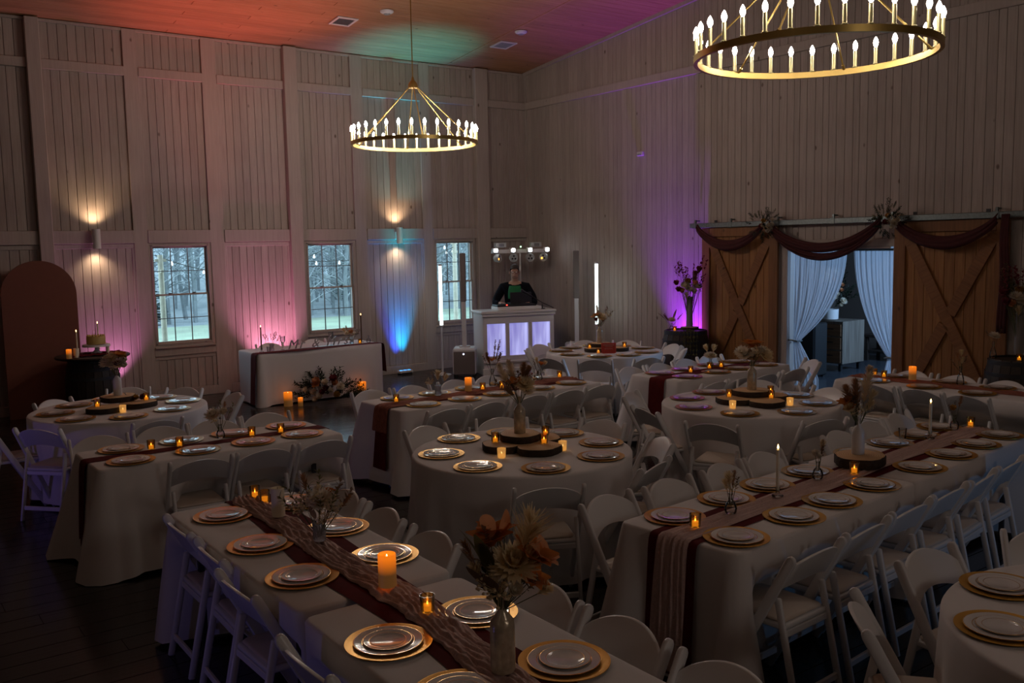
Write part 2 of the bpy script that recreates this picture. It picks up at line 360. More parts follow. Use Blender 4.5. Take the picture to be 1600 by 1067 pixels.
# left wall (with three windows)
WIN = [(3.80, 4.66), (6.28, 7.14), (8.76, 9.60)]; WZ0, WZ1 = 0.83, 2.34
b = MB(); xs = [-3.4]
for (a, c) in WIN: xs += [a, c]
xs.append(WX + 0.3)
YB = WY + 0.03
for i in range(0, len(xs), 2):
    b.box(((xs[i] + xs[i + 1]) / 2, YB + 0.07, 2.8), (xs[i + 1] - xs[i], 0.14, 5.7))
for (a, c) in WIN:
    b.box(((a + c) / 2, YB + 0.07, WZ0 / 2), (c - a, 0.14, WZ0)); b.box(((a + c) / 2, YB + 0.07, (WZ1 + 5.65) / 2), (c - a, 0.14, 5.65 - WZ1))
wall_left = struct('wall_left', b.mesh('wall_left', M_GAP))
def wl(name, x0, x1, z0, z1, t, m=None, bev=0.004):
    """a board on the left wall whose face stands t proud of the board plane"""
    d = (round(x1 - x0, 3), round(0.03 + t, 3), round(z1 - z0, 3))
    return link(name, boxmesh(d, m or M_WALL, bev), wall_left, ((x0 + x1) / 2, YB - d[1] / 2, (z0 + z1) / 2))
BAYS = [(1.30, 2.30), (2.48, 3.57), (3.77, 4.70), (4.92, 5.99), (6.21, 7.18), (7.40, 8.52), (8.72, 9.66), (9.94, 10.86)]
def boards(x0, x1, z0, z1):
    n = max(1, round((x1 - x0) / 0.124)); w = (x1 - x0) / n
    for i in range(n): wl('wall_board', x0 + i * w + 0.002, x0 + (i + 1) * w - 0.002, z0, z1, 0.0, bev=0.005)
for k, (x0, x1) in enumerate(BAYS):
    boards(x0, x1, 4.92, 5.46); boards(x0, x1, 2.56, 4.79)
    if k in (2, 4, 6): boards(x0 + 0.06, x1 - 0.06, 0.14, 0.60)
    else: boards(x0, x1, 0.14, 2.37)
for (x0, x1) in ((3.57, 3.77), (4.70, 4.92), (7.18, 7.40), (8.52, 8.72)): wl('stile', x0, x1, 0.0, 5.46, 0.035, M_TRIM)
for (x0, x1) in ((2.30, 2.48), (5.99, 6.21), (9.66, 9.94)): wl('post', x0, x1, 0.0, 5.46, 0.11, M_TRIM, 0.008)
RX = [(1.30, 2.30), (2.48, 3.57), (3.77, 4.70), (4.92, 5.99), (6.21, 7.18), (7.40, 8.52), (8.72, 9.66), (9.94, 10.86)]
for k, (x0, x1) in enumerate(RX):
    wl('top_rail', x0, x1, 4.79, 4.92, 0.05, M_TRIM); wl('middle_rail', x0, x1, 2.37, 2.56, 0.055, M_TRIM)
    wl('ceiling_trim', x0, x1, 5.425, 5.465, 0.03, M_TRIM)
    if k not in (2, 4, 6):
        wl('skirting', x0, x1, 0.0, 0.14, 0.04, M_TRIM)
        wl('niche_top_trim', x0, x1, 2.30, 2.365, 0.018, M_TRIM); wl('niche_side_trim', x0, x0 + 0.03, 0.14, 2.30, 0.018, M_TRIM); wl('niche_side_trim', x1 - 0.03, x1, 0.14, 2.30, 0.018, M_TRIM)
    else:
        wl('skirting', x0, x1, 0.0, 0.14, 0.04, M_TRIM); wl('apron', x0, x1, 0.66, 0.775, 0.04, M_TRIM); wl('window_stool', x0 + 0.01, x1 - 0.01, 0.775, 0.80, 0.075, M_TRIM)
        wl('panel_trim', x0, x1, 0.60, 0.66, 0.015, M_TRIM); wl('panel_trim', x0, x0 + 0.06, 0.14, 0.60, 0.015, M_TRIM); wl('panel_trim', x1 - 0.06, x1, 0.14, 0.60, 0.015, M_TRIM)

# windows: double-hung, three by two lights in each sash
M_SASH = mat('sash_paint', (0.55, 0.48, 0.43), 0.5)
M_MUNT = mat('muntin_dark', (0.13, 0.12, 0.115), 0.5)
def window(n, x0, x1):
    root = struct('window_%d' % n); root.location = ((x0 + x1) / 2, WY + 0.012, WZ0)
    w = x1 - x0; h = WZ1 - WZ0; hw = w / 2
    b = MB()
    for s in (-1, 1): b.box((s * (hw - 0.012), 0.02, h / 2), (0.024, 0.14, h))
    b.box((0, 0.02, h - 0.012), (w, 0.14, 0.024)); b.box((0, 0.02, 0.012), (w, 0.14, 0.024))
    link('jamb', b.mesh('jamb', M_TRIM, bevel=0.003), root)
    b = MB()
    for q in (-1, 1): b.box((q * (hw + 0.016), -0.022, h / 2), (0.048, 0.03, h + 0.08))
    b.box((0, -0.022, h + 0.016), (w, 0.03, 0.048)); b.box((0, -0.022, -0.016), (w, 0.03, 0.048)); link('casing', b.mesh('casing', M_TRIM, bevel=0.003), root)
    for (name, z0, z1, yy) in (('lower_sash', 0.024, h / 2 + 0.015, 0.0), ('upper_sash', h / 2 - 0.015, h - 0.024, 0.035)):
        b = MB(); iw = hw - 0.024
        for s in (-1, 1): b.box((s * (iw - 0.011), yy, (z0 + z1) / 2), (0.022, 0.03, z1 - z0))
        b.box((0, yy, z0 + 0.013), (2 * iw, 0.03, 0.026)); b.box((0, yy, z1 - 0.013), (2 * iw, 0.03, 0.026))
        sash = link(name, b.mesh(name, M_SASH, bevel=0.002), root)
        gx0, gx1, gz0, gz1 = -iw + 0.022, iw - 0.022, z0 + 0.026, z1 - 0.026
        cw = (gx1 - gx0) / 3; ch = (gz1 - gz0) / 2
        for i in (1, 2): link('muntin', boxmesh((0.011, 0.022, round(gz1 - gz0, 3)), M_MUNT), sash, (gx0 + i * cw, yy, (gz0 + gz1) / 2))
        link('muntin', boxmesh((round(gx1 - gx0, 3), 0.022, 0.011), M_MUNT), sash, (0, yy, (gz0 + gz1) / 2))
        for i in range(3):
            for j in range(2): link('pane', boxmesh((round(cw - 0.002, 3), 0.003, round(ch - 0.002, 3)), M_PANE), sash, (gx0 + (i + 0.5) * cw, yy + 0.004, gz0 + (j + 0.5) * ch))
    for s in (-0.18, 0.18): link('sash_lock', boxmesh((0.05, 0.02, 0.018), M_MUNT, 0.004), root, (s, -0.022, h / 2 + 0.02))
for i, (a, c) in enumerate(WIN): window(i + 1, a, c)

# right wall: opening for the barn doors
OY0, OY1, OZ = 6.59, 8.36, 2.13
XB = WX + 0.03
b = MB()
def rpoly(y0, y1, z0):
    za, zb = ceil_z(y0) + 0.05, ceil_z(y1) + 0.05
    v = [(XB, y0, z0), (XB, y1, z0), (XB, y1, zb), (XB, y0, za)]
    b.add(v + [(p[0] + 0.14, p[1], p[2]) for p in v], [(0, 1, 2, 3), (7, 6, 5, 4), (0, 4, 5, 1), (1, 5, 6, 2), (2, 6, 7, 3), (3, 7, 4, 0)])
rpoly(-5.0, OY0, 0); rpoly(OY1, WY + 0.3, 0); rpoly(OY0, OY1, OZ)
wall_right = struct('wall_right', b.mesh('wall_right', mat('groove_shadow', (0.22, 0.18, 0.155), 0.9)))
def wr(name, y0, y1, z0, z1, t, m=None, bev=0.004):
    d = (round(0.03 + t, 3), round(y1 - y0, 3), round(z1 - z0, 3))
    return link(name, boxmesh(d, m or M_WALL, bev), wall_right, (XB - d[0] / 2, (y0 + y1) / 2, (z0 + z1) / 2))
y = WY - 0.06; k = 0
while y > 2.6:
    w = (0.118, 0.094, 0.118, 0.132)[k % 4]; yl = y - w; k += 1
    wr('wall_board', yl + 0.0015, y - 0.0015, 4.92, round(ceil_z(y), 2), 0.0, bev=0.003)
    inside = yl < OY1 + 0.10 and y > OY0 - 0.02
    wr('wall_board', yl + 0.002, y - 0.002, OZ + 0.10 if inside else 0.0, 4.79, 0.0, bev=0.003)
    y = yl
wr('corner_trim', WY - 0.06, WY, 0, 5.47, 0.02, M_TRIM)
y = WY - 0.06
while y > 2.7:
    ya = max(2.7, y - 3.6); wr('top_rail', ya + 0.001, y, 4.79, 4.92, 0.045, M_TRIM); y = ya
link('rake_trim', boxmesh((0.05, 11.6, 0.06), M_TRIM), wall_right, (WX - 0.03, WY - 5.75, ceil_z(WY - 5.75) - 0.025), (pit, 0, 0))
wr('door_casing', OY1, OY1 + 0.09, 0, OZ + 0.10, 0.02, M_TRIM); wr('door_casing', OY0 - 0.09, OY0, 0, OZ + 0.10, 0.02, M_TRIM)
wr('door_head', OY0, OY1, OZ, OZ + 0.10, 0.02, M_TRIM)
for (nm, c, d) in (('jamb_lining', (WX + 0.075, OY1 - 0.055, OZ / 2), (0.17, 0.11, OZ)), ('jamb_lining', (WX + 0.075, OY0 + 0.02, OZ / 2), (0.17, 0.04, OZ)), ('head_lining', (WX + 0.075, (OY0 + OY1) / 2, OZ - 0.015), (0.17, OY1 - OY0 - 0.16, 0.03))): link(nm, boxmesh(d, M_TRIM, 0.004), wall_right, c)
# walls behind and beside the photographer
b = MB(); b.box((3.7, -5.1, 3.7), (14.8, 0.15, 7.8)); struct('wall_back', b.mesh('wall_back', M_WALL))
b = MB(); b.box((-3.4, 4.7, 3.7), (0.15, 19.6, 7.8)); struct('wall_near', b.mesh('wall_near', M_WALL))

# sliding barn doors with planks, frame and cross braces
def barn_door(n, y0, y1, xf):
    root = struct('door_%d' % n); root.location = (xf, (y0 + y1) / 2, 0.03)
    w = y1 - y0; h = 2.42; np_ = 11; pw = (w - 0.02) / np_
    for i in range(np_):
        link('plank', boxmesh((0.022, round(pw - 0.003, 4), h - 0.02), M_BARN, 0.004), root, (0.02, -w / 2 + 0.01 + (i + 0.5) * pw, h / 2))
    for s in (-1, 1): link('stile', boxmesh((0.028, 0.15, h), M_BARNF, 0.004), root, (-0.008, s * (w / 2 - 0.075), h / 2))
    for z in (0.075, h - 0.075): link('rail', boxmesh((0.028, round(w - 0.302, 3), 0.15), M_BARNF, 0.004), root, (-0.008, 0, z))
    a = Vector((0, -(w / 2 - 0.15), 0.16)); c = Vector((0, w / 2 - 0.15, h - 0.16))
    L_ = (c - a).length - 0.05; ang = math.atan2(c.z - a.z, c.y - a.y)
    link('brace', boxmesh((0.026, round(L_, 3), 0.14), M_BARNF, 0.004), root, (-0.009, 0, h / 2), (ang, 0, 0))
    for s in (-1, 1):
        link('brace', boxmesh((0.026, round(L_ / 2 - 0.085, 3), 0.14), M_BARNF, 0.004), root, (-0.009, s * (L_ / 4 + 0.03) * math.cos(ang), h / 2 - s * (L_ / 4 + 0.03) * math.sin(ang)), (-ang, 0, 0))
    for s in (-0.45, 0.45): link('hanger_strap', boxmesh((0.008, 0.05, 0.16), M_IRON), root, (0.002, s, h + 0.02))
    return root
barn_door(1, 8.37, 9.79, WX - 0.06); barn_door(2, 5.16, 6.58, WX - 0.06)
tr = thing('door_track', 'long galvanised steel track above the barn doors on the right wall', 'track', (WX - 0.10, 7.0, 2.475))
b = MB(); b.box((0, 0, 0), (0.06, 6.0, 0.075)); link('rail', b.mesh('rail', M_STEEL, bevel=0.006), tr)
for yy in (-2.6, -1.7, -0.4, 0.45, 1.35, 2.2, 2.9):
    b = MB(); b.box((0.0, 0, 0.06), (0.03, 0.03, 0.06)); b.box((0.035, 0, 0.075), (0.09, 0.03, 0.02)); b.box((-0.034, 0, 0.0), (0.008, 0.07, 0.085)); link('bracket', b.mesh('bracket', M_STEEL, bevel=0.003), tr, (0, yy, 0))

# ------------------------------------------------------------------ room behind the doors
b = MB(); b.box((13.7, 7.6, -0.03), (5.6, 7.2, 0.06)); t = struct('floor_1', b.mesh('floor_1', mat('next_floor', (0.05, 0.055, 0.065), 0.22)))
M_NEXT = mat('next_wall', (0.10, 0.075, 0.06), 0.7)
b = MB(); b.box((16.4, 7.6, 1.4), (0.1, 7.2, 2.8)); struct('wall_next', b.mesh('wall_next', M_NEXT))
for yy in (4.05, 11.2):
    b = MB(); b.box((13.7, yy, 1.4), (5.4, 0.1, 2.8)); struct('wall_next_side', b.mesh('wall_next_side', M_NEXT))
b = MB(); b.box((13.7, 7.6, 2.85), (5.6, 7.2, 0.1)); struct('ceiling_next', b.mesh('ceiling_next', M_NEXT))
# dresser
M_PALE = wood('pale_oak', (0.20, 0.165, 0.13), (0.11, 0.085, 0.065), 0.6, 'z', False, 0.1, 3.0)
M_OAK = wood('brown_oak', (0.26, 0.14, 0.07), (0.17, 0.085, 0.04), 0.6, 'y', False, 0.1, 3.0)
dr = thing('dresser', 'weathered wooden dresser with drawers in the room beyond the curtains', 'dresser', (13.82, 9.62, 0), 0.0)
b = MB(); b.box((0, 0, 0.49), (0.62, 0.98, 0.72)); link('body', b.mesh('body', M_PALE, bevel=0.006), dr)
for i in range(3):
    for s in (-1, 1):
        d = link('drawer', boxmesh((0.02, 0.45, 0.20), M_OAK, 0.005), dr, (-0.315, s * 0.235, 0.25 + i * 0.225))
        link('handle', boxmesh((0.02, 0.16, 0.014), M_BLACK, 0.003), d, (-0.018, 0, 0.02))
for sx in (-0.26, 0.26):
    for sy in (-0.42, 0.42): link('leg', boxmesh((0.05, 0.05, 0.13), M_BLACK), dr, (sx, sy, 0.065))
b = MB(); b.lathe([(0.10, 0.0), (0.135, 0.02), (0.14, 0.19), (0.125, 0.19), (0.12, 0.17), (0.0, 0.17)], 24)
tag(link('planter', b.mesh('planter', M_WHITE, True), None, (13.68, 9.50, 0.85)), 'round white planter standing on the weathered dresser', 'planter')
cab = thing('speaker_cabinet', 'tall black cabinet beside the dresser behind the left curtain', 'cabinet', (12.75, 9.16, 0))
b = MB(); b.box((0, 0, 0.46), (0.34, 0.30, 0.86)); link('body', b.mesh('body', M_BLACK, bevel=0.02), cab)
link('front_grille', boxmesh((0.01, 0.25, 0.7), M_BLACK), cab, (-0.175, 0, 0.46))
for sx in (-0.12, 0.12):
    for sy in (-0.1, 0.1): link('foot', boxmesh((0.05, 0.05, 0.03), M_BLACK), cab, (sx, sy, 0.015))
bn = thing('bench', 'low dark wooden bench in the room behind the barn doors', 'bench', (15.35, 8.9, 0), 0)
link('seat', boxmesh((0.42, 1.9, 0.05), M_DARKWOOD, 0.006), bn, (0, 0, 0.45))
link('shelf', boxmesh((0.36, 1.7, 0.03), M_DARKWOOD, 0.004), bn, (0, 0, 0.18))
link('backrest', boxmesh((0.04, 1.9, 0.2), M_DARKWOOD, 0.006), bn, (0.22, 0, 0.72))
for sx in (-0.17, 0.2):
    for sy in (-0.85, 0.85): link('leg', boxmesh((0.05, 0.05, 0.44 if sx < 0 else 0.85), M_DARKWOOD), bn, (sx, sy, 0.22 if sx < 0 else 0.42))

# sheer curtains hung inside the opening, each drawn to its jamb
def curtain(name, side, label):
    """side +1: the far (left in the photograph) jamb"""
    rows = []; nz, ny = 40, 150
    ymid = 7.36 if side > 0 else 7.26
    yj = 8.22 if side > 0 else 6.64
    ztie = 0.80 if side > 0 else 0.68
    for j in range(nz + 1):
        z = 2.07 - (2.07 - 0.02) * j / nz; row = []
        if z > ztie:
            t = (2.07 - z) / (2.07 - ztie); s = t * t * (0.75 + 0.25 * t)
            ya = yj; yb = ymid + (yj - side * 0.10 - ymid) * (0.12 * t + 0.88 * t ** 2.4); amp = 0.018 + 0.01 * t
        else:
            t = (ztie - z) / ztie; ya = yj + 0.0 * t; yb = yj - side * (0.10 + (0.34 if side > 0 else 0.10) * min(1, t * 1.6)); amp = 0.022
        for i in range(ny + 1):
            u = i / ny; fold = 0.8 * amp * (0.5 * math.sin(u * 40 + 2.2 * math.sin(7 * u) + 0.6 * math.sin(4 * z)) + 0.35 * math.sin(u * 83 + 3 * math.sin(5 * u + z)) + 0.25 * math.sin(u * 147 + z))
            row.append((WX + 0.10 + fold + 0.05 * u * (1 - u), ya + (yb - ya) * u, z))
        rows.append(row)
    m = MB(); m.grid(rows); root = thing(name, label, 'curtain', (0, 0, 0))
    link('fabric', m.mesh('fabric', M_SHEER, True, angle=180), root)
    m = MB(); m.tube([(WX + 0.03, yj + side * 0.03, ztie + 0.01), (WX + 0.02, yj - side * 0.03, ztie + 0.015), (WX + 0.04, yj - side * 0.11, ztie), (WX + 0.15, yj - side * 0.11, ztie), (WX + 0.17, yj - side * 0.02, ztie + 0.01)], 0.012, 8)
    link('tieback', m.mesh('tieback', M_STEEL, True), root)
    return root
M_SHEER = sheer_mat('sheer_curtain', (0.82, 0.85, 0.90), 0.66)
curtain('sheer_curtain', 1, 'sheer white curtain tied back beside the left barn door')
curtain('sheer_curtain', -1, 'sheer white curtain gathered against the right barn door')
m = MB(); m.tube([(WX + 0.10, 6.60, 2.085), (WX + 0.10, 8.35, 2.085)], 0.012, 10)
tag(link('curtain_rod', m.mesh('curtain_rod', M_STEEL, True)), 'thin metal rod carrying the sheer curtains in the doorway', 'rod')

# maroon fabric swagged over the track
M_SWAG = mat('dark_maroon_chiffon', (0.062, 0.007, 0.008), 0.85, var=0.25, vscale=18)
sw = thing('fabric_swag', 'maroon fabric swag looped along the barn door track', 'swag', (WX - 0.20, 7.4, 2.4))
def swag(y0, z0, y1, z1, sag, h0, hm, x=0.0, bias=0.0):
    rows = []; n = 30; k = 9
    for j in range(k + 1):
        v = j / k; row = []
        for i in range(n + 1):
            u = i / n; a = 4 * u * (1 - u); hh = h0 + (hm - h0) * a
            zz = z0 + (z1 - z0) * u - sag * a ** (0.85) - hh * (v - 0.3)
            row.append((x - 0.03 * math.sin(v * PI) - 0.012 * math.sin(v * 17 + 2 * u), y0 + (y1 - y0) * u, zz))
        rows.append(row)
    m = MB(); m.grid(rows); o = link('swag', m.mesh('swag', M_SWAG, True, angle=180), sw)
    md = o.modifiers.new('thick', 'SOLIDIFY'); md.thickness = 0.012
swag(2.37, 0.06, 1.12, 0.08, 0.27, 0.10, 0.15)
swag(1.02, 0.06, -0.72, 0.10, 0.33, 0.12, 0.12)
swag(1.00, 0.0, -0.70, 0.04, 0.40, 0.07, 0.09, x=0.02)
swag(-0.90, 0.06, -2.16, 0.06, 0.26, 0.12, 0.15)
rows = []
for j in range(13):
    z = 0.08 - 1.35 * j / 12; rows.append([(0.01 * math.sin(i * 2.2 + j * 0.3), -2.20 - 0.10 * i / 8 + 0.01 * math.sin(j * 0.7), z) for i in range(9)])
m = MB(); m.grid(rows); o = link('tail', m.mesh('tail', M_SWAG, True, angle=180), sw); md = o.modifiers.new('thick', 'SOLIDIFY'); md.thickness = 0.012

# ------------------------------------------------------------------ outdoors seen through the windows
M_GRASS = mat('winter_grass', (0.32, 0.40, 0.28), 0.9, color2=(0.22, 0.25, 0.19), vscale=0.8)
M_DRYGR = mat('leaf_litter', (0.26, 0.29, 0.30), 0.95, color2=(0.16, 0.19, 0.21), vscale=1.5)
b = MB(); b.grid([[(-30 + 4 * i, WY + 0.25 + (0 if j == 0 else 16.0 * j / 8), -0.22) for i in range(30)] for j in range(9)]); g = tag(struct('ground', b.mesh('ground', M_GRASS)))
b = MB(); rows = []
for j in range(9):
    rows.append([(-40 + 5 * i, WY + 16.2 + 4 * j, -0.22 + 0.012 * (4 * j) ** 1.75 + 0.3 * math.sin(i * 1.7 + j) * min(1, j)) for i in range(28)])
b.grid(rows); struct('hillside', b.mesh('hillside', M_DRYGR, True, angle=180))
M_TRUNK = mat('grey_trunk', (0.24, 0.27, 0.29), 0.9, var=0.3, vscale=6)
M_TWIG = mat('grey_twig', (0.30, 0.33, 0.35), 0.9)
M_EVER = mat('evergreen', (0.13, 0.20, 0.20), 0.9, var=0.3)
def tree_mesh(seed, nb):
    R = random.Random(seed); t = MB(); w = MB(); h = 9
    lean = R.uniform(-0.4, 0.4); pts = [(lean * (i / 6) + 0.08 * R.uniform(-1, 1), 0.1 * R.uniform(-1, 1), h * i / 6) for i in range(7)]
    t.tube(pts, 0.085, 6, taper=0.03)
    for i in range(nb):
        z = R.uniform(0.4, 7.0); a = R.uniform(0, 2 * PI); L_ = R.uniform(0.6, 2.2); p = Vector((lean * z / h, 0, z)); d = Vector((math.cos(a), math.sin(a), R.uniform(0.2, 0.9)))
        q = p + d * L_; w.tube([p, p + d * L_ * 0.5 + Vector((0, 0, 0.1)), q], 0.028, 4, taper=0.008)
        for k in range(3):
            s = p + d * L_ * R.uniform(0.3, 0.9); e = s + Vector((R.uniform(-1, 1), R.uniform(-1, 1), R.uniform(-0.1, 1))) * 0.6; w.tube([s, e], 0.012, 3, taper=0.004)
    return t.mesh('trunk', M_TRUNK, True), w.mesh('branches', M_TWIG)
TV = [tree_mesh(s, 34) for s in range(4)]
R = random.Random(3)
for i in range(120):
    yy = WY + R.uniform(15.5, 30); f = yy / WY
    xx = R.uniform(2.6, 10.4) * f + R.uniform(-1, 1); zz = -0.3 + max(0, 0.012 * max(0, yy - WY - 16.2) ** 1.75)
    tv = TV[i % 4]; sc = R.uniform(0.6, 1.15)
    t = thing('bare_tree', 'bare grey tree in the woods seen through the windows', 'tree', (xx, yy, zz), R.uniform(0, 6.28), 'bare trees of the wood outside')
    t.scale = (sc, sc, sc); link('trunk', tv[0], t); o = link('branches', tv[1], t)
def conifer(x, y, h):
    t = thing('evergreen_shrub', 'dark evergreen among the bare trees outside', 'shrub', (x, y, -0.2), R.uniform(0, 6), 'evergreens outside')
    m = MB()
    for i in range(260):
        z = R.random() ** 1.3 * h; rr = (1 - z / h) * h * 0.36 * R.uniform(0.3, 1); a = R.uniform(0, 6.28); m.blade((rr * math.cos(a) * 0.5, rr * math.sin(a) * 0.5, z + 0.1), (math.cos(a), math.sin(a), -0.15), (0, 0, 1), 0.5 * rr + 0.25, 0.22, 0.1, 2)
    link('foliage', m.mesh('foliage', M_EVER), t); m = MB(); m.tube([(0, 0, 0), (0, 0, h * 0.9)], 0.06, 6, taper=0.02); link('trunk', m.mesh('trunk', M_TRUNK), t)
for (fx, d, h) in ((3.72, 18.0, 1.7), (7.05, 20.5, 2.2)):
    conifer(fx * (WY + d) / WY, WY + d, h)
# party-light poles and string lights outside
M_POLE = mat('pale_pole', (0.72, 0.66, 0.55), 0.8, var=0.2)
M_LAMPW = mat('string_bulb', (1, 1, 1), 0.3, emit=(0.9, 0.97, 1.0), estr=2.5)
def pole(x, y, h, label):
    t = thing('light_pole', label, 'pole', (x, y, -0.22)); m = MB(); m.lathe([(0.055, 0), (0.05, h)], 10); link('shaft', m.mesh('shaft', M_POLE, True), t)
    m = MB(); m.box((0, 0, h - 0.1), (0.2, 0.05, 0.05)); m.box((0, 0, h - 0.3), (0.05, 0.2, 0.05)); link('hook_block', m.mesh('hook_block', M_POLE), t)
pole(4.76, WY + 3.0, 2.40, 'pale wooden light pole outside the leftmost window')
pole(11.75, WY + 4.0, 2.62, 'pale wooden light pole outside the window behind the column speaker')
def string(a, c, sag, n, label):
    a, c = Vector(a), Vector(c); t = thing('string_lights', label, 'lights', tuple(a)); P = [a + (c - a) * (i / 24) - Vector((0, 0, sag * 4 * (i / 24) * (1 - i / 24))) - a for i in range(25)]
    m = MB(); m.tube(P, 0.008, 4); link('cable', m.mesh('cable', M_BLACK), t); bm_ = MB(); bm_.lathe([(0.010, 0.0), (0.014, -0.025), (0.024, -0.05), (0.02, -0.075), (0.0, -0.08)], 10)
    me = bm_.mesh('bulb', M_LAMPW, True)
    for k in range(n):
        u = (k + 0.5) / n; link('bulb', me, t, tuple(a + (c - a) * u - Vector((0, 0, sag * 4 * u * (1 - u))) - a))
string((4.67, WY + 3.0, 2.18), (8.4, WY + 3.8, 2.25), 0.42, 6, 'string lights running from the pole outside the leftmost window')
string((3.2, WY + 3.4, 2.05), (4.67, WY + 3.0, 2.05), 0.12, 3, 'short run of string lights left of the outside pole')
string((7.0, WY + 4.2, 2.06), (11.75, WY + 4.0, 2.3), 0.2, 9, 'string lights crossing the middle window to the far pole')
string((9.4, WY + 3.0, 1.95), (11.75, WY + 4.0, 2.22), 0.12, 4, 'lower string lights outside the window by the column speaker')

# ------------------------------------------------------------------ tables under white cloths
TZ = 0.765      # cloth top
def rrect(a, b_, r, n):
    """evenly spaced points and outward normals round a rounded rectangle, counter-clockwise from +x"""
    seg = []; P = []
    for (cx, cy, a0) in ((a - r, b_ - r, 0), (-(a - r), b_ - r, PI / 2), (-(a - r), -(b_ - r), PI), (a - r, -(b_ - r), 1.5 * PI)):
        for k in range(9): t = a0 + k * PI / 16; seg.append((cx + r * math.cos(t), cy + r * math.sin(t), math.cos(t), math.sin(t)))
    seg.append(seg[0]); D = [0]
    for p, q in zip(seg, seg[1:]): D.append(D[-1] + math.hypot(q[0] - p[0], q[1] - p[1]))
    j = 0
    for i in range(n):
        s = D[-1] * i / n
        while D[j + 1] < s: j += 1
        f = (s - D[j]) / max(1e-9, D[j + 1] - D[j]); p, q = seg[j], seg[j + 1]
        x, y, nx, ny = [p[k] + (q[k] - p[k]) * f for k in range(4)]; l = math.hypot(nx, ny); P.append((x, y, nx / l, ny / l, s))
    return P
def cloth(name, P, corner, flare, hem, seed, stop=None, push=None, cf=0.15):
    """P: perimeter; corner(i) 0..1 how strongly the cloth flutes there; stop(i) 0..1 keeps a side straight"""
    R = random.Random(seed); ph = [R.uniform(0, 6.28) for _ in range(6)]; fr = [R.uniform(3.2, 4.4), R.uniform(6.5, 8.5), R.uniform(11, 14)]
    rows = []
    for f in (0.0, 0.5, 0.9): rows.append([(p[0] * f, p[1] * f, TZ) for p in P])
    for (off, z) in ((-0.012, TZ), (0.0, TZ - 0.004), (0.007, TZ - 0.014)): rows.append([(p[0] + p[2] * off, p[1] + p[3] * off, z) for p in P])
    nz = 14
    for j in range(1, nz + 1):
        t = j / nz; row = []
        for i, p in enumerate(P):
            c = corner(p); st = stop(p) if stop else 1.0; s = p[4]
            w = math.sin(fr[0] * s + ph[0]) * 0.5 + math.sin(fr[1] * s + ph[1]) * 0.35 + math.sin(fr[2] * s + ph[2] + 1.5 * t) * 0.22
            off = 0.008 + t * (flare + cf * c) + (t ** 0.8) * (0.028 + 0.05 * c) * w + 0.05 * c * math.sin(21 * s + ph[3]) * t
            off = max(0.007, off * st); pu = push(p) if push else 0.0
            if pu: k = min(1.0, max(0.0, (t - 0.16) / 0.26)); k = k * k * (3 - 2 * k); off = off * (1 - 0.7 * k * min(1, pu * 6)) - pu * k
            z = TZ - 0.014 - (TZ - 0.014 - hem + 0.03 * c) * t
            row.append((p[0] + p[2] * off, p[1] + p[3] * off, max(0.004, z)))
        rows.append(row)
    m = MB(); m.grid(rows, wrap=True); return m.mesh(name, M_CLOTH, True, angle=180)
TABLES = {}
def long_table(key, cx, cy, rot, L_, Wd, label, butt=(0, 0), seed=1, hem=0.05, flare=0.05, tuck=(0.2, 0.2), free=-9, cf=0.15):
    a, b_ = L_ / 2, Wd / 2
    def corner(p): return max(0.0, 1 - math.hypot(a - abs(p[0]), b_ - abs(p[1])) / 0.22)
    def stop(p):
        if butt[0] and p[2] < -0.5: return 0.0
        if butt[1] and p[2] > 0.5: return 0.0
        if (butt[0] and p[0] < -a + 0.25) or (butt[1] and p[0] > a - 0.25): return 0.35
        return 1.0
    def push(p):
        if abs(p[3]) < 0.9 or p[0] < free: return 0.0
        e = min(1.0, max(0.0, (a - abs(p[0])) / 0.22)) if not ((butt[0] and p[0] < 0) or (butt[1] and p[0] > 0)) else 1.0
        if p[0] < free + 0.15: e *= (p[0] - free) / 0.15
        return (tuck[1] if p[3] > 0 else tuck[0]) * e * e * (3 - 2 * e)
    t = thing('banquet_table', 'folding banquet table hidden under ' + label, 'table', (cx, cy, 0), rot)
    link('tabletop', boxmesh((L_ - 0.03, Wd - 0.03, 0.035), M_WHITE, 0.01), t, (0, 0, TZ - 0.022))
    for sx in (-1, 1):
        for sy in (-1, 1): link('leg', boxmesh((0.03, 0.03, 0.72), M_IRON), t, (sx * (a - 0.22), sy * (b_ - 0.1), 0.36))
    o = bpy.data.objects.new('tablecloth', cloth('tablecloth', rrect(a, b_, 0.045, 220), corner, flare, hem, seed, stop, push, cf)); COL.objects.link(o)
    o.location = (cx, cy, 0); o.rotation_euler = (0, 0, rot); tag(o, 'white tablecloth: ' + label, 'tablecloth', 'white tablecloths')
    TABLES[key] = (cx, cy, rot, L_, Wd)
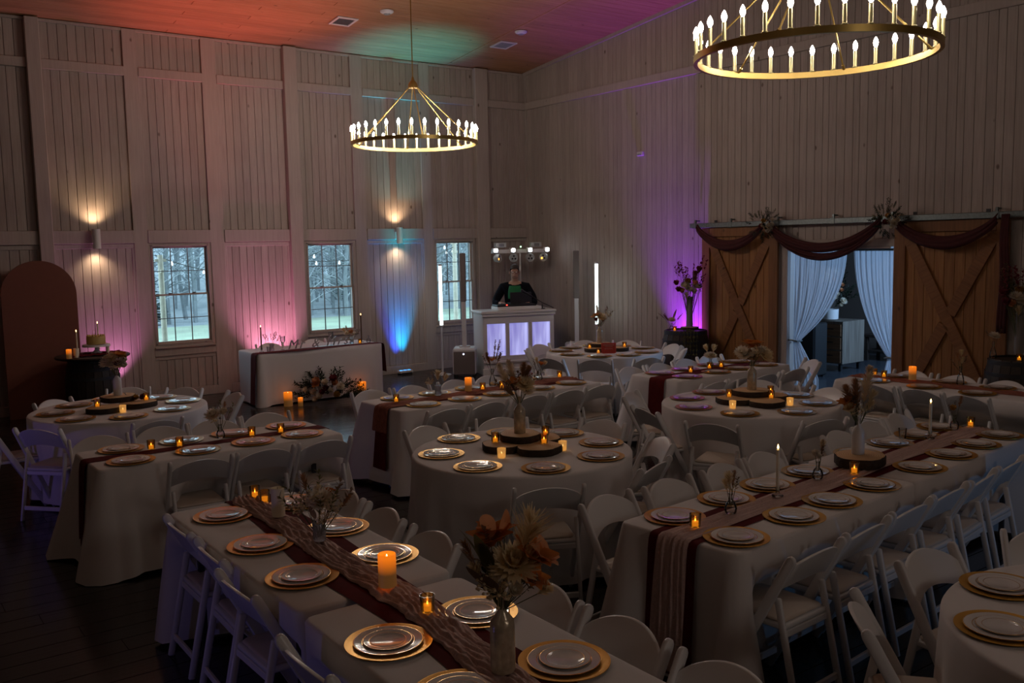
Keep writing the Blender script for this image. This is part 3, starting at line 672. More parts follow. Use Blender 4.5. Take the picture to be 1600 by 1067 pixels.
def round_table(key, cx, cy, label, seed, R_=0.79):
    P = [(R_ * math.cos(2 * PI * i / 200), R_ * math.sin(2 * PI * i / 200), math.cos(2 * PI * i / 200), math.sin(2 * PI * i / 200), R_ * 2 * PI * i / 200) for i in range(200)]
    fr = 14; ph = seed
    R = random.Random(seed); rows = []
    for f in (0.0, 0.5, 0.92): rows.append([(p[0] * f, p[1] * f, TZ) for p in P])
    for (off, z) in ((-0.012, TZ), (0.0, TZ - 0.004), (0.006, TZ - 0.015)): rows.append([(p[0] + p[2] * off, p[1] + p[3] * off, z) for p in P])
    for j in range(1, 13):
        t = j / 12; row = []
        for i, p in enumerate(P):
            a = 2 * PI * i / 200; w = 0.6 * math.sin(fr * a + ph + 0.7 * math.sin(3 * a)) + 0.4 * math.sin(23 * a + 2 * ph)
            off = 0.006 + t * 0.018 + 0.032 * t * w; row.append((p[0] + p[2] * off, p[1] + p[3] * off, TZ - 0.015 - (TZ - 0.015 - 0.04) * t))
        rows.append(row)
    m = MB(); m.grid(rows, wrap=True)
    t = thing('round_table', 'round folding table hidden under ' + label, 'table', (cx, cy, 0))
    d = MB(); d.lathe([(R_ - 0.03, 0), (R_ - 0.015, 0.017), (R_ - 0.03, 0.035)], 48); link('tabletop', d.mesh('tabletop', M_WHITE, True), t, (0, 0, TZ - 0.040))
    for k in range(4): link('leg', boxmesh((0.03, 0.03, 0.72), M_IRON), t, (0.45 * math.cos(k * PI / 2 + 0.6), 0.45 * math.sin(k * PI / 2 + 0.6), 0.36))
    o = bpy.data.objects.new('tablecloth', m.mesh('tablecloth', M_CLOTH, True, angle=180)); COL.objects.link(o); o.location = (cx, cy, 0)
    tag(o, 'white tablecloth: ' + label, 'tablecloth', 'white tablecloths'); TABLES[key] = (cx, cy, 0, R_, R_)
HP = PI / 2
NM = {'T1': 'front left long table', 'T2': 'long table on the right', 'T3': 'left long table with maroon runner', 'T4': 'middle long table with rust runner', 'T5': 'long table facing the left barn door',
      'T6': 'long table before the right barn door', 'R1': 'left round table', 'R2': 'centre round table', 'R3': 'right round table', 'R4': 'far round table', 'R5': 'bottom right round table'}
long_table('T1a', 1.79, 4.39, -HP, 1.82, 0.75, 'farther half of the front left long table', (0, 1), 1, tuck=(0.33, 0.24))
long_table('T1b', 1.785, 2.50, -HP, 1.82, 0.75, 'nearer half of the front left long table', (1, 0), 2, tuck=(0.33, 0.24))
r2 = 0.098
def on2(s, v): return (3.30 + s * math.cos(r2) - (v - 0.375) * math.sin(r2), 3.17 + s * math.sin(r2) + (v - 0.375) * math.cos(r2))
x, y = on2(0.93, 0.375); long_table('T2a', x, y, r2, 1.84, 0.75, 'nearer half of the long table on the right', (0, 1), 3)
x, y = on2(2.80, 0.375); long_table('T2b', x, y, r2, 1.84, 0.75, 'farther half of the long table on the right', (1, 0), 4)
long_table('T3', 2.25, 7.04, 0.02, 1.84, 0.74, 'left long table with maroon runner', (0, 0), 5, hem=0.03, flare=0.09, free=-0.45)
long_table('T4', 5.24, 7.65, 0.03, 2.46, 0.80, 'middle long table with rust runner', (0, 0), 6)
long_table('T5', 8.09, 7.17, 0.02, 1.92, 0.74, 'long table facing the left barn door', (0, 0), 7)
long_table('T6', 8.80, 4.56, -HP, 2.46, 0.76, 'long table before the right barn door', (0, 0), 8)
for k, (x, y, sd) in {'R1': (2.08, 9.25, 1.0), 'R2': (3.91, 5.27, 2.2), 'R3': (6.66, 5.46, 3.1), 'R4': (8.42, 9.41, 4.4), 'R5': (3.89, 1.20, 5.0)}.items(): round_table(k, x, y, NM[k], sd)
long_table('TS', 5.72, 13.02, 0.02, 2.0, 0.78, 'sweetheart table under the middle window', (0, 0), 9, hem=0.02, flare=0.0, tuck=(0.0, 0.1), cf=0.0)

# table runners
def strip(path, width, amp, ridges, mt, seed, wav=0.0, lift=0.004, name='runner', crumple=False):
    """path: (x along the table, z, outward normal sign) samples; builds a wrinkled cloth strip"""
    R = random.Random(seed); p0, p1 = R.uniform(0, 6), R.uniform(0, 6); k = max(10, ridges * 6); rows = []
    s = 0
    for i, (x, z, nx, nz) in enumerate(path):
        if i: s += math.hypot(x - path[i - 1][0], z - path[i - 1][1])
        wc = wav * (math.sin(2.1 * s + p0) + 0.5 * math.sin(4.7 * s + p1)); ww = width * (1 + 0.10 * math.sin(3.3 * s + p1)) if wav else width
        row = []
        for j in range(k + 1):
            v = j / k - 0.5; e = math.cos(PI * v) ** 0.35 if abs(v) < 0.5 else 0
            h = lift + amp * e * (0.55 + 0.45 * math.sin(2 * PI * ridges * v + 1.5 * math.sin(3.1 * s + p0) + 0.8 * math.sin(9 * s))) + (amp * e * (0.34 * math.sin(58 * v + 3 * math.sin(4.3 * s + p1)) + 0.16 * math.sin(15 * s + 22 * v) + R.uniform(-0.10, 0.10)) if amp > 0.006 else 0)
            if crumple:
                g = noise.fractal(Vector((s * 7.0, v * 4.5, seed)), 0.8, 2.2, 4) ; h = lift + e * amp * max(0.08, 0.55 + 0.6 * g + 0.14 * math.sin(46 * v + 5 * math.sin(6 * s)))
                ww = width * (1.0 + 0.30 * noise.noise(Vector((s * 5.0, seed, 0))) + 0.10 * noise.noise(Vector((s * 21.0, seed + (5 if v > 0 else 0), 1))))
            row.append((x + nx * h, wc + v * ww, z + nz * h))
        rows.append(row)
    m = MB(); m.grid(rows); return m.mesh(name, mt, True, angle=180)
def table_path(x0, x1, drop0, drop1):
    P = []
    if drop0:
        n = max(3, int(drop0 / 0.05))
        for i in range(n): P.append((x0 - 0.03 - 0.045 * (1 - i / n) * drop0 / 0.7, TZ - 0.03 - drop0 * (1 - i / n), -1, 0.0))
        P += [(x0 - 0.026, TZ - 0.03, -0.95, 0.3), (x0 - 0.016, TZ - 0.008, -0.7, 0.7), (x0 + 0.005, TZ, -0.2, 1)]
    n = int((x1 - x0) / 0.015)
    for i in range(n + 1): P.append((x0 + 0.03 + (x1 - x0 - 0.06) * i / n, TZ, 0, 1))
    if drop1:
        P += [(x1 - 0.005, TZ, 0.2, 1), (x1 + 0.016, TZ - 0.008, 0.7, 0.7), (x1 + 0.026, TZ - 0.03, 0.95, 0.3)]
        n = max(3, int(drop1 / 0.05))
        for i in range(1, n + 1): P.append((x1 + 0.03 + 0.045 * (i / n) * drop1 / 0.7, TZ - 0.03 - drop1 * i / n, 1, 0.0))
    return P
def runner(key, cx, cy, rot, L_, d0, d1, w, mt, label, amp=0.003, ridges=2, wav=0.0, lift=0.003, seed=1, off=0.0, name='table_runner', x0=None, x1=None, crumple=False):
    P = table_path(-L_ / 2 if x0 is None else x0, L_ / 2 if x1 is None else x1, d0, d1)
    o = bpy.data.objects.new(name, strip(P, w, amp, ridges, mt, seed, wav, lift, name, crumple)); COL.objects.link(o)
    o.location = (cx - off * math.sin(rot), cy + off * math.cos(rot), 0); o.rotation_euler = (0, 0, rot); return tag(o, label, 'runner')
# local x of the front left table runs towards the camera
runner('T1', 1.80, 3.45, -HP - 0.045, 3.72, 0.04, 0.10, 0.30, M_MAROON, 'maroon runner down the front left long table', 0.004, 2, 0.012, seed=3)
runner('T1', 1.80, 3.45, -HP - 0.045, 3.72, 0.0, 0.08, 0.165, M_ROSE, 'crumpled dusty rose gauze lying on the front left maroon runner', 0.034, 8, 0.022, 0.008, seed=5, name='gauze_runner', crumple=True)
x, y = on2(1.865, 0.375)
runner('T2', x, y, r2, 3.72, 0.66, 0.3, 0.30, M_MAROON, 'maroon runner down the long table on the right, hanging over its near end', 0.003, 2, seed=6)
runner('T2', x, y, r2, 3.72, 0.64, 0.2, 0.19, M_ROSE, 'dusty rose gauze strip over the right long table\'s maroon runner', 0.011, 6, 0.008, 0.008, seed=7, name='gauze_runner')
runner('T3', 2.25, 7.04, 0.02, 1.84, 0.62, 0.25, 0.15, M_MAROON, 'narrow maroon runner along the left long table', 0.003, 2, 0.008, seed=8)
runner('T4', 5.24, 7.65, 0.03, 2.46, 0.55, 0.0, 0.22, M_MAROON, 'maroon runner on the middle long table with a hanging end', 0.003, 2, 0.012, seed=9, off=-0.06)
runner('T4', 5.24, 7.65, 0.06, 2.46, 0.20, 0.0, 0.24, M_RUST, 'crinkled rust gauze over the middle long table', 0.014, 4, 0.02, 0.008, seed=10, name='gauze_runner')
runner('T5', 8.09, 7.17, 0.06, 1.92, 0.60, 0.0, 0.22, M_MAROON, 'maroon runner on the long table facing the left barn door', 0.003, 2, 0.0, seed=11, off=-0.02)
runner('T6', 8.82, 4.56, -HP + 0.0, 2.46, 0.10, 0.1, 0.28, M_RUST, 'rust runner along the table before the right barn door', 0.010, 4, 0.01, seed=12)
runner('TS', 5.72, 13.02, 0.02, 2.0, 0.70, 0.42, 0.20, M_MAROON, 'maroon runner along the front edge of the sweetheart table', 0.004, 2, 0.012, seed=13, off=-0.295)

# ------------------------------------------------------------------ place settings
b = MB(); b.lathe([(0.0, 0.003), (0.10, 0.003), (0.118, 0.006), (0.158, 0.012), (0.165, 0.0125), (0.165, 0.0095), (0.12, 0.001), (0.0, 0.0)], 48)
ME_CH = b.mesh('charger_plate', M_GOLD, True, angle=50)
def plate_mesh(name, R_):
    b = MB(); k = R_ / 0.13; zs = 0.62
    pr = [(0.0, 0.004), (0.078 * k, 0.004), (0.090 * k, 0.009), (0.096 * k, 0.011), (0.099 * k, 0.0114), (0.122 * k, 0.0155), (0.127 * k, 0.0165), (0.13 * k, 0.016), (0.13 * k, 0.014), (0.09 * k, 0.001), (0.0, 0.0)]
    pr = [(p[0], p[1] * zs) for p in pr]
    b.lathe(pr, 44, mis=[0, 0, 0, 1, 0, 0, 1, 1, 0, 0, 0]); return b.mesh(name, [M_PLATE, M_RIM], True, angle=50)
ME_DP, ME_SP = plate_mesh('dinner_plate', 0.131), plate_mesh('salad_plate', 0.092)
def setting(x, y, where):
    for (nm, me, z, txt, g, cat) in (('charger_plate', ME_CH, TZ + 0.0005, 'gold charger plate', 'gold charger plates', 'charger'), ('dinner_plate', ME_DP, TZ + 0.0085, 'white gold-rimmed dinner plate', 'white dinner plates', 'plate'), ('salad_plate', ME_SP, TZ + 0.0125, 'small white salad plate', 'small white plates', 'plate')):
        o = bpy.data.objects.new(nm, me); COL.objects.link(o); o.location = (x + rnd.uniform(-0.003, 0.003), y + rnd.uniform(-0.003, 0.003), z); o.rotation_euler = (0, 0, rnd.uniform(0, 6)); tag(o, txt + ' ' + where, cat, g)
ORD = ['first', 'second', 'third', 'fourth', 'fifth', 'sixth', 'seventh', 'eighth']
SEATS = {
 ('T1', 'left side of front left table', 'from far end'): [(1.64, 5.02), (1.61, 4.39), (1.59, 3.83), (1.56, 2.97), (1.56, 2.47)],
 ('T1', 'right side of front left table', 'from far end'): [(2.07, 4.99), (2.04, 4.40), (2.02, 3.85), (1.98, 2.99), (1.98, 2.44)],
 ('T2', 'near side of right long table', 'from left'): [(3.52, 2.96), (4.03, 3.00), (4.44, 3.05), (4.91, 3.10), (5.52, 3.15), (6.01, 3.21), (6.44, 3.26), (6.86, 3.30)],
 ('T2', 'far side of right long table', 'from left'): [(3.54, 3.40), (4.01, 3.45), (4.43, 3.49), (4.89, 3.54), (5.56, 3.62), (6.02, 3.67), (6.42, 3.69), (6.81, 3.74)],
 ('T3', 'far side of left long table', 'from left'): [(1.62, 7.25), (2.07, 7.26), (2.48, 7.28), (2.94, 7.28)],
 ('T3', 'near side of left long table', 'from left'): [(1.58, 6.80), (2.06, 6.82), (2.49, 6.83), (2.90, 6.85)],
 ('T4', 'near side of middle long table', 'from left'): [(4.34, 7.38), (4.80, 7.38), (5.22, 7.40), (5.74, 7.42), (6.20, 7.46)],
 ('T4', 'far side of middle long table', 'from left'): [(4.33, 7.88), (4.76, 7.87), (5.21, 7.90), (5.66, 7.92), (6.24, 7.92)],
 ('T5', 'near side of the left barn door table', 'from left'): [(7.42, 6.94), (7.91, 6.96), (8.32, 6.98), (8.77, 6.98)],
 ('T5', 'far side of the left barn door table', 'from left'): [(7.40, 7.34), (7.83, 7.36), (8.30, 7.39), (8.76, 7.40)],
 ('T6', 'left side of the right barn door table', 'from far end'): [(8.57, 5.42), (8.57, 4.87), (8.56, 4.34)],
 ('T6', 'right side of the right barn door table', 'from far end'): [(9.02, 5.44), (9.02, 4.86), (9.00, 4.36)]}
for (k, side, end), P in SEATS.items():
    for i, (x, y) in enumerate(P): setting(x, y, ', %s %s, %s' % (ORD[i], end, side))
FV = Vector((0.5886, 0.8084)); RV = Vector((0.8084, -0.5886))
def ring_names(angs):
    """plain words for seats round a table, as the camera sees them"""
    NAMES = ['right', 'far right', 'far side', 'far left', 'left', 'near left', 'near side', 'near right']
    v = []
    for a in angs: d = Vector((math.cos(a), math.sin(a))); v.append(math.atan2(d.dot(FV), d.dot(RV)) % (2 * PI))
    order = sorted(range(len(v)), key=lambda i: v[i]); best = None
    for pick in itertools.combinations(range(8), len(v)):
        for sh in range(len(v)):
            e = sum(((v[i] - pick[(k + sh) % len(v)] * PI / 4 + PI) % (2 * PI) - PI) ** 2 for k, i in enumerate(order))
            if best is None or e < best[0]: best = (e, {i: pick[(k + sh) % len(v)] for k, i in enumerate(order)})
    return [NAMES[best[1][i]] for i in range(len(v))]
RINGS = {'R1': [(1.76, 9.68), (1.53, 9.29), (1.62, 8.86), (2.02, 8.66), (2.44, 8.79), (2.66, 9.2), (2.54, 9.58), (2.13, 9.87)],
 'R2': [(3.75, 5.87), (3.37, 5.51), (3.36, 5.03), (3.68, 4.70), (4.18, 4.72), (4.48, 5.05), (4.48, 5.5), (4.17, 5.81)],
 'R3': [(6.39, 5.98), (6.07, 5.60), (6.13, 5.13), (6.55, 4.86), (7.03, 5.00), (7.26, 5.4), (7.16, 5.84), (6.79, 6.06)],
 'R4': [(7.98, 9.82), (7.82, 9.37), (7.95, 8.97), (8.3, 8.80), (8.7, 8.87), (9.00, 9.25), (8.96, 9.69), (8.73, 9.98), (8.31, 10.00)],
 'R5': [(3.87, 1.83), (3.44, 1.62), (4.33, 1.64)]}
for k, P in RINGS.items():
    cx, cy = TABLES[k][:2]; A = [math.atan2(y - cy, x - cx) for x, y in P]
    DN_ = {'R4': ['left', 'near left', 'near side', 'near right', 'nearer right', 'farther right', 'far right', 'far side', 'far left']}.get(k) or ring_names(A)
    for (x, y), n in zip(P, DN_): setting(x, y, 'at the %s of the %s' % (n, NM[k]))

# ------------------------------------------------------------------ white resin folding chairs
def chair_meshes():
    D = {}
    # slanted front leg / back post, rounded at the top
    def post():
        b = MB(); a = Vector((0, -0.215, 0.775)); c = Vector((0, 0.20, 0.0)); d = (a - c).normalized(); n = Vector((0, d.z, -d.y)); hw = 0.024; t = 0.0115
        prof = [c - n * hw, c + n * hw]
        L_ = (a - c).length
        pl = [(c + n * hw), (c + d * (L_ * 0.45) + n * hw), (a + n * hw)]
        top = [a + n * hw * math.cos(k * PI / 6) + d * hw * 1.1 * math.sin(k * PI / 6) for k in range(7)]
        low = [a - n * hw, c + d * (L_ * 0.45) - n * hw, c - n * hw]
        ring = [pl[0], pl[1]] + top + low[1:]
        o = [(-t, p.y, max(0.0, p.z)) for p in ring] + [(t, p.y, max(0.0, p.z)) for p in ring]; m = len(ring)
        b.add(o, [tuple(range(m)), tuple(reversed(range(m, 2 * m)))] + [(i, i + m, (i + 1) % m + m, (i + 1) % m) for i in range(m)])
        return b.mesh('front_leg', M_CHAIR, True, bevel=0.004, angle=50)
    D['front_leg'] = post()
    b = MB(); b.bar((0, -0.125, 0.57), (0, -0.245, 0.0), 0.036, 0.022, up=(1, 0, 0)); D['rear_leg'] = b.mesh('rear_leg', M_CHAIR, True, bevel=0.006, angle=50)
    # arched back slat, bowed backwards
    rows = []; n = 16
    F = []; Bk = []
    for i in range(n + 1):
        u = i / n * 2 - 1; x = 0.203 * u; bow = -0.030 * (1 - u * u); e = 1 - u * u
        zt = 0.725 + 0.072 * e ** 0.8; zb = 0.605 + 0.045 * e
        row = []
        for (k, yy) in ((0, 0.009), (1, -0.009)):
            yt = -0.215 * (zt / 0.775) + 0.20 * (1 - zt / 0.775); yb = -0.215 * (zb / 0.775) + 0.20 * (1 - zb / 0.775)
            if k == 0: row += [(x, yb + bow + yy, zb), (x, yt + bow + yy, zt)]
            else: row += [(x, yt + bow + yy, zt), (x, yb + bow + yy, zb)]
        rows.append(row)
    b = MB(); b.grid(rows, wrap=True); D['backrest'] = b.mesh('backrest', M_CHAIR, True, bevel=0.003, angle=50)
    # seat shell and its pad
    def slab(w0, w1, y0, y1, z0, z1, r, name, m, bev):
        b = MB(); ring = []
        for (cx, cy, a0) in ((w1 - r, y1 - r, 0), (-(w1 - r), y1 - r, HP), (-(w0 - r), y0 + r, PI), (w0 - r, y0 + r, 1.5 * PI)):
            for k in range(5): ring.append((cx + r * math.cos(a0 + k * HP / 4), cy + r * math.sin(a0 + k * HP / 4)))
        k = len(ring); b.add([(p[0], p[1], z0) for p in ring] + [(p[0], p[1], z1) for p in ring], [tuple(reversed(range(k))), tuple(range(k, 2 * k))] + [(i, (i + 1) % k, (i + 1) % k + k, i + k) for i in range(k)])
        return b.mesh(name, m, True, bevel=bev, angle=60)
    D['seat'] = slab(0.185, 0.190, -0.165, 0.235, 0.418, 0.444, 0.03, 'seat', M_CHAIR, 0.006)
    D['seat_pad'] = slab(0.170, 0.176, -0.150, 0.222, 0.443, 0.462, 0.035, 'seat_pad', M_PAD, 0.009)
    b = MB(); b.box((0, 0, 0), (0.39, 0.018, 0.035)); D['front_stretcher'] = b.mesh('stretcher', M_CHAIR, bevel=0.004)
    b = MB(); b.box((0, 0, 0), (0.345, 0.018, 0.035)); D['rear_stretcher'] = b.mesh('stretcher', M_CHAIR, bevel=0.004)
    return D
CM = chair_meshes()
def make_chair():
    t = thing('folding_chair', 'white folding chair', 'chair', (0, 0, -50), 0, 'white folding chairs')
    for s in (-1, 1): link('front_leg', CM['front_leg'], t, (s * 0.2145, 0, 0))
    for s in (-1, 1): link('rear_leg', CM['rear_leg'], t, (s * 0.183, 0, 0))
    link('backrest', CM['backrest'], t); st = link('seat', CM['seat'], t); link('seat_pad', CM['seat_pad'], st)
    link('stretcher', CM['front_stretcher'], t, (0, 0.140, 0.115)); link('stretcher', CM['rear_stretcher'], t, (0, -0.222, 0.11)); link('crossbar', CM['rear_stretcher'], t, (0, -0.160, 0.40))
    return t
CH0 = make_chair(); ch_used = [0]
def chair(bx, by, face, label):
    """bx, by: point under the middle of the back's top edge; face: direction the sitter looks, in degrees"""
    a = math.radians(face + rnd.uniform(-3, 3)); o = CH0 if not ch_used[0] else copy_tree(CH0); ch_used[0] += 1
    o.location = (bx + 0.235 * math.cos(a), by + 0.235 * math.sin(a), 0); o.rotation_euler = (0, 0, a - HP); o['label'] = label; return o
def row(pts, face, side, end):
    for i, (x, y) in enumerate(pts): chair(x, y, face, 'white folding chair, %s %s, %s' % (ORD[i], end, side))
row([(1.35, 4.95), (1.35, 4.43), (1.29, 3.89), (1.23, 3.02)], 0, 'left side of front left table', 'from far end')
row([(2.37, 4.96), (2.37, 4.45), (2.36, 3.91), (2.35, 2.99), (2.365, 2.51), (2.37, 2.0)], 180, 'right side of front left table', 'from far end')
row([(3.64, 2.555), (4.14, 2.61), (4.63, 2.66), (5.10, 2.70), (5.56, 2.74), (6.03, 2.80)], 96, 'near side of right long table', 'from left')
row([(3.46, 3.885), (3.99, 3.915), (4.54, 3.97), (5.00, 4.01), (6.00, 4.10), (6.48, 4.15), (6.95, 4.20)], -84, 'far side of right long table', 'from left')
row([(1.96, 6.40), (2.43, 6.40), (2.90, 6.40)], 90, 'near side of left long table', 'from left')
row([(1.57, 7.77), (2.06, 7.83), (2.51, 7.83), (2.97, 7.84)], -90, 'far side of left long table', 'from left')
row([(4.32, 6.90), (4.80, 6.94), (5.34, 6.98), (5.80, 6.98), (6.26, 7.02)], 92, 'near side of middle long table', 'from left')
row([(4.29, 8.37), (4.75, 8.34), (5.31, 8.37), (5.76, 8.38), (6.24, 8.40)], -89, 'far side of middle long table', 'from left')
row([(7.25, 6.36), (7.62, 6.36), (8.06, 6.36), (8.62, 6.40)], 91, 'near side of the left barn door table', 'from left')
row([(7.38, 7.82), (7.86, 7.82), (8.37, 7.88), (8.85, 7.92)], -90, 'far side of the left barn door table', 'from left')
chair(9.42, 6.75, 150, 'white folding chair at the right end of the left barn door table')
row([(8.20, 5.20), (8.25, 4.74), (8.22, 4.28)], 0, 'left side of the right barn door table', 'from far end')
row([(9.36, 5.44), (9.36, 4.93), (9.34, 4.43)], 180, 'right side of the right barn door table', 'from far end')
def ringchairs(k, pts):
    cx, cy = TABLES[k][:2]; A = [math.atan2(y - cy, x - cx) for x, y in pts]
    names = ring_names(A) if len(A) <= 8 else ['far side', 'far right', 'farther right', 'nearer right', 'near side', 'near right', 'far left', 'left', 'near left']
    for (x, y), a, n in zip(pts, A, names): chair(x, y, math.degrees(a) + 180, 'white folding chair at the %s of the %s' % (n, NM[k]))
ringchairs('R1', [(1.62, 10.04), (2.43, 10.36), (2.90, 9.92), (3.20, 9.19), (2.14, 8.14), (1.23, 8.46), (0.92, 9.20)])
ringchairs('R2', [(3.73, 6.36), (4.42, 6.24), (5.0, 5.59), (4.87, 4.78), (4.28, 4.26), (3.35, 4.24)])
ringchairs('R3', [(5.53, 4.92), (5.60, 5.76), (6.09, 6.46), (7.63, 6.13), (7.74, 5.34), (6.35, 4.42)])
ringchairs('R4', [(8.95, 10.44), (9.38, 9.97), (9.52, 9.15), (9.22, 8.66), (7.55, 8.62), (8.18, 8.28), (8.14, 10.52), (7.56, 10.06), (7.24, 9.15)])
ringchairs('R5', [(3.97, 2.24), (3.14, 2.04), (4.73, 2.02)])
row([(5.32, 13.72), (6.05, 13.74)], -90, 'wall side of the sweetheart table', 'from left')

# ------------------------------------------------------------------ chandeliers
def chandelier(x, y, z, label, bulb_mat, turn):
    t = thing('chandelier', label, 'chandelier', (x, y, z), turn); R_ = 0.80; n = 32
    b = MB(); b.lathe([(R_ - 0.014, -0.022), (R_ + 0.014, -0.022), (R_ + 0.014, 0.022), (R_ - 0.014, 0.022), (R_ - 0.014, -0.022)], 96, cap=False); link('ring', b.mesh('ring', M_BRASS, True, angle=50), t)
    sl = MB(); sl.lathe([(0.02, 0.0), (0.022, 0.006), (0.0135, 0.012), (0.0135, 0.125), (0.0, 0.125)], 12); ms = sl.mesh('candle', M_SLEEVE, True, angle=50)
    bl = MB(); bl.lathe([(0.007, 0.125), (0.016, 0.145), (0.019, 0.160), (0.014, 0.180), (0.005, 0.197), (0.0, 0.203)], 12); mb = bl.mesh('bulb', bulb_mat, True)
    for i in range(n):
        a = 2 * PI * (i + 0.5) / n; c = link('candle', ms, t, (R_ * math.cos(a), R_ * math.sin(a), 0.02)); link('bulb', mb, c)
    b = MB(); b.lathe([(0.0, 0.70), (0.06, 0.70), (0.062, 0.735), (0.05, 0.765), (0.02, 0.80), (0.012, 0.84), (0.0, 0.845)], 24); link('hub', b.mesh('hub', M_BRASSD, True, angle=50), t)
    for i in range(6):
        a = 2 * PI * i / 6; b = MB(); p = Vector((R_ * math.cos(a), R_ * math.sin(a), 0.0)); q = Vector((0.045 * math.cos(a), 0.045 * math.sin(a), 0.72)); d = q - p
        b.tube([p + d * 0.05, q], 0.0065, 8); b.tube([p + d * 0.0 + Vector((0, 0, 0.02)), p + d * 0.03, p + d * 0.06], 0.011, 8); link('rod', b.mesh('rod', M_BRASS, True), t)
    b = MB(); top = ceil_z(y) - z; b.tube([(0, 0, 0.84), (0, 0, top)], 0.007, 8); link('stem', b.mesh('stem', M_BRASSD, True), t)
    b = MB(); b.lathe([(0.0, top - 0.04), (0.05, top - 0.035), (0.065, top - 0.01), (0.065, top + 0.01)], 20); link('ceiling_rose', b.mesh('ceiling_rose', M_BRASSD, True, angle=50), t)
    return t
chandelier(5.53, 4.00, 3.50, 'large brass ring chandelier hanging nearest, top right of the photo', M_BULBN, 0.35)
chandelier(6.13, 10.46, 3.56, 'brass ring chandelier hanging farther back before the left wall', M_BULBF, 0.12)

# ------------------------------------------------------------------ wall and ceiling fittings
M_LENS = mat('sconce_lens', (1, 1, 1), 0.4, emit=(1.0, 0.86, 0.68), estr=3.0)
for x, lb in ((3.03, 'white up-and-down wall sconce above the cake table'), (7.97, 'white up-and-down wall sconce above the blue uplight')):
    t = thing('wall_sconce', lb, 'sconce', (x, WY - 0.15, 2.44)); b = MB(); b.lathe([(0.048, -0.14), (0.055, -0.14), (0.055, 0.14), (0.048, 0.14), (0.048, -0.14)], 24, cap=False); link('cylinder', b.mesh('cylinder', M_WHITE, True, angle=50), t)
    for s in (-1, 1): b = MB(); b.lathe([(0.0, s * 0.128), (0.047, s * 0.128), (0.047, s * 0.132)], 20, cap=False); link('lens', b.mesh('lens', M_LENS), t)
    link('wall_plate', boxmesh((0.10, 0.02, 0.13), M_WHITE, 0.004), t, (0, 0.075, 0)); link('arm', boxmesh((0.04, 0.03, 0.04), M_WHITE), t, (0, 0.062, 0))
M_OUT = mat('outlet_grey', (0.30, 0.32, 0.34), 0.4)
def outlet(x, lb):
    t = thing('wall_outlet', lb, 'outlet', (x, WY - 0.012, 0.34)); link('plate', boxmesh((0.13, 0.015, 0.13), M_OUT, 0.004), t)
    for s in (-0.03, 0.03): link('socket', boxmesh((0.035, 0.02, 0.07), M_WHITE, 0.004), t, (s, -0.002, 0))
outlet(3.67, 'grey outlet cover on the wall left of the leftmost window'); outlet(8.60, 'grey outlet cover on the wall right of the blue uplight')
def upl(x, y, rz, lb, col):
    t = thing('uplight', lb, 'uplight', (x, y, 0), rz); link('housing', boxmesh((0.26, 0.13, 0.05), M_BLACK if col is None else M_WHITE, 0.01), t, (0, 0, 0.045))
    b = MB(); b.box((0, -0.075, 0.02), (0.2, 0.02, 0.03)); b.box((0, 0.06, 0.01), (0.22, 0.02, 0.02)); link('bracket', b.mesh('bracket', M_IRON), t)
    for k in (-0.08, 0.0, 0.08):
        m = MB(); m.lathe([(0.0, 0.073), (0.028, 0.073), (0.03, 0.068)], 14, cap=False); link('led_lens', m.mesh('led_lens', mat('lens_' + lb[:6], col, 0.3, emit=col, estr=3.0), True), t, (k, 0, 0))
upl(7.97, 14.17, 0, 'blue LED uplight on the floor against the left wall', (0.03, 0.35, 1.0))
upl(5.62, 14.13, 0, 'pink LED uplight on the floor behind the sweetheart table', (1.0, 0.25, 0.5))
upl(3.15, 14.10, 0, 'mauve LED uplight on the floor behind the cake barrel', (0.9, 0.3, 0.7))
upl(10.66, 10.06, HP, 'purple LED uplight on the floor behind the left barrel', (0.4, 0.06, 1.0))
M_VENT = mat('vent_white', (0.62, 0.60, 0.62), 0.5); M_VENTD = mat('vent_dark', (0.10, 0.09, 0.10), 0.7)
for (x, y, w, lb, md) in ((6.40, 12.91, 0.34, 'square ceiling vent with dark core, left of the far chandelier', M_VENTD), (9.40, 12.98, 0.34, 'square pale ceiling vent near the far corner', M_OUT), (4.55, 12.15, 0.34, 'square ceiling vent at the top edge, left of the others', M_VENTD)):
    t = thing('ceiling_vent', lb, 'vent', (x, y, ceil_z(y) - 0.012)); t.rotation_euler = (pit, 0, 0); b = MB()
    for s in (-1, 1): b.box((s * (w / 2 - 0.02), 0, 0), (0.04, w, 0.02)); b.box((0, s * (w / 2 - 0.02), 0), (w - 0.08, 0.04, 0.02))
    link('frame', b.mesh('frame', M_VENT, bevel=0.003), t); link('core', boxmesh((w - 0.08, w - 0.08, 0.006), md), t, (0, 0, 0.004))
    for k in range(6): link('louvre', boxmesh((w - 0.085, 0.008, 0.012), md), t, (0, -0.11 + k * 0.044, -0.002))
for (x, y, lb) in ((6.80, 12.29, 'round white detector on the ceiling left of the far chandelier'), (9.27, 12.31, 'round white detector on the ceiling near the far corner')):
    t = thing('ceiling_detector', lb, 'detector', (x, y, ceil_z(y))); b = MB(); b.lathe([(0.10, 0.0), (0.10, -0.018), (0.085, -0.032), (0.05, -0.045), (0.0, -0.05)], 28); link('body', b.mesh('body', M_VENT, True, angle=50), t)
    b = MB(); b.lathe([(0.052, -0.044), (0.04, -0.056), (0.0, -0.058)], 20); link('sensor', b.mesh('sensor', M_OUT, True), t)
t = thing('wall_sensor', 'small violet-lit sensor high on the right wall', 'sensor', (WX - 0.03, 11.18, 3.69)); link('body', boxmesh((0.05, 0.14, 0.07), M_VENT, 0.01), t); link('lens', boxmesh((0.02, 0.08, 0.03), M_OUT, 0.004), t, (-0.03, 0, -0.015))

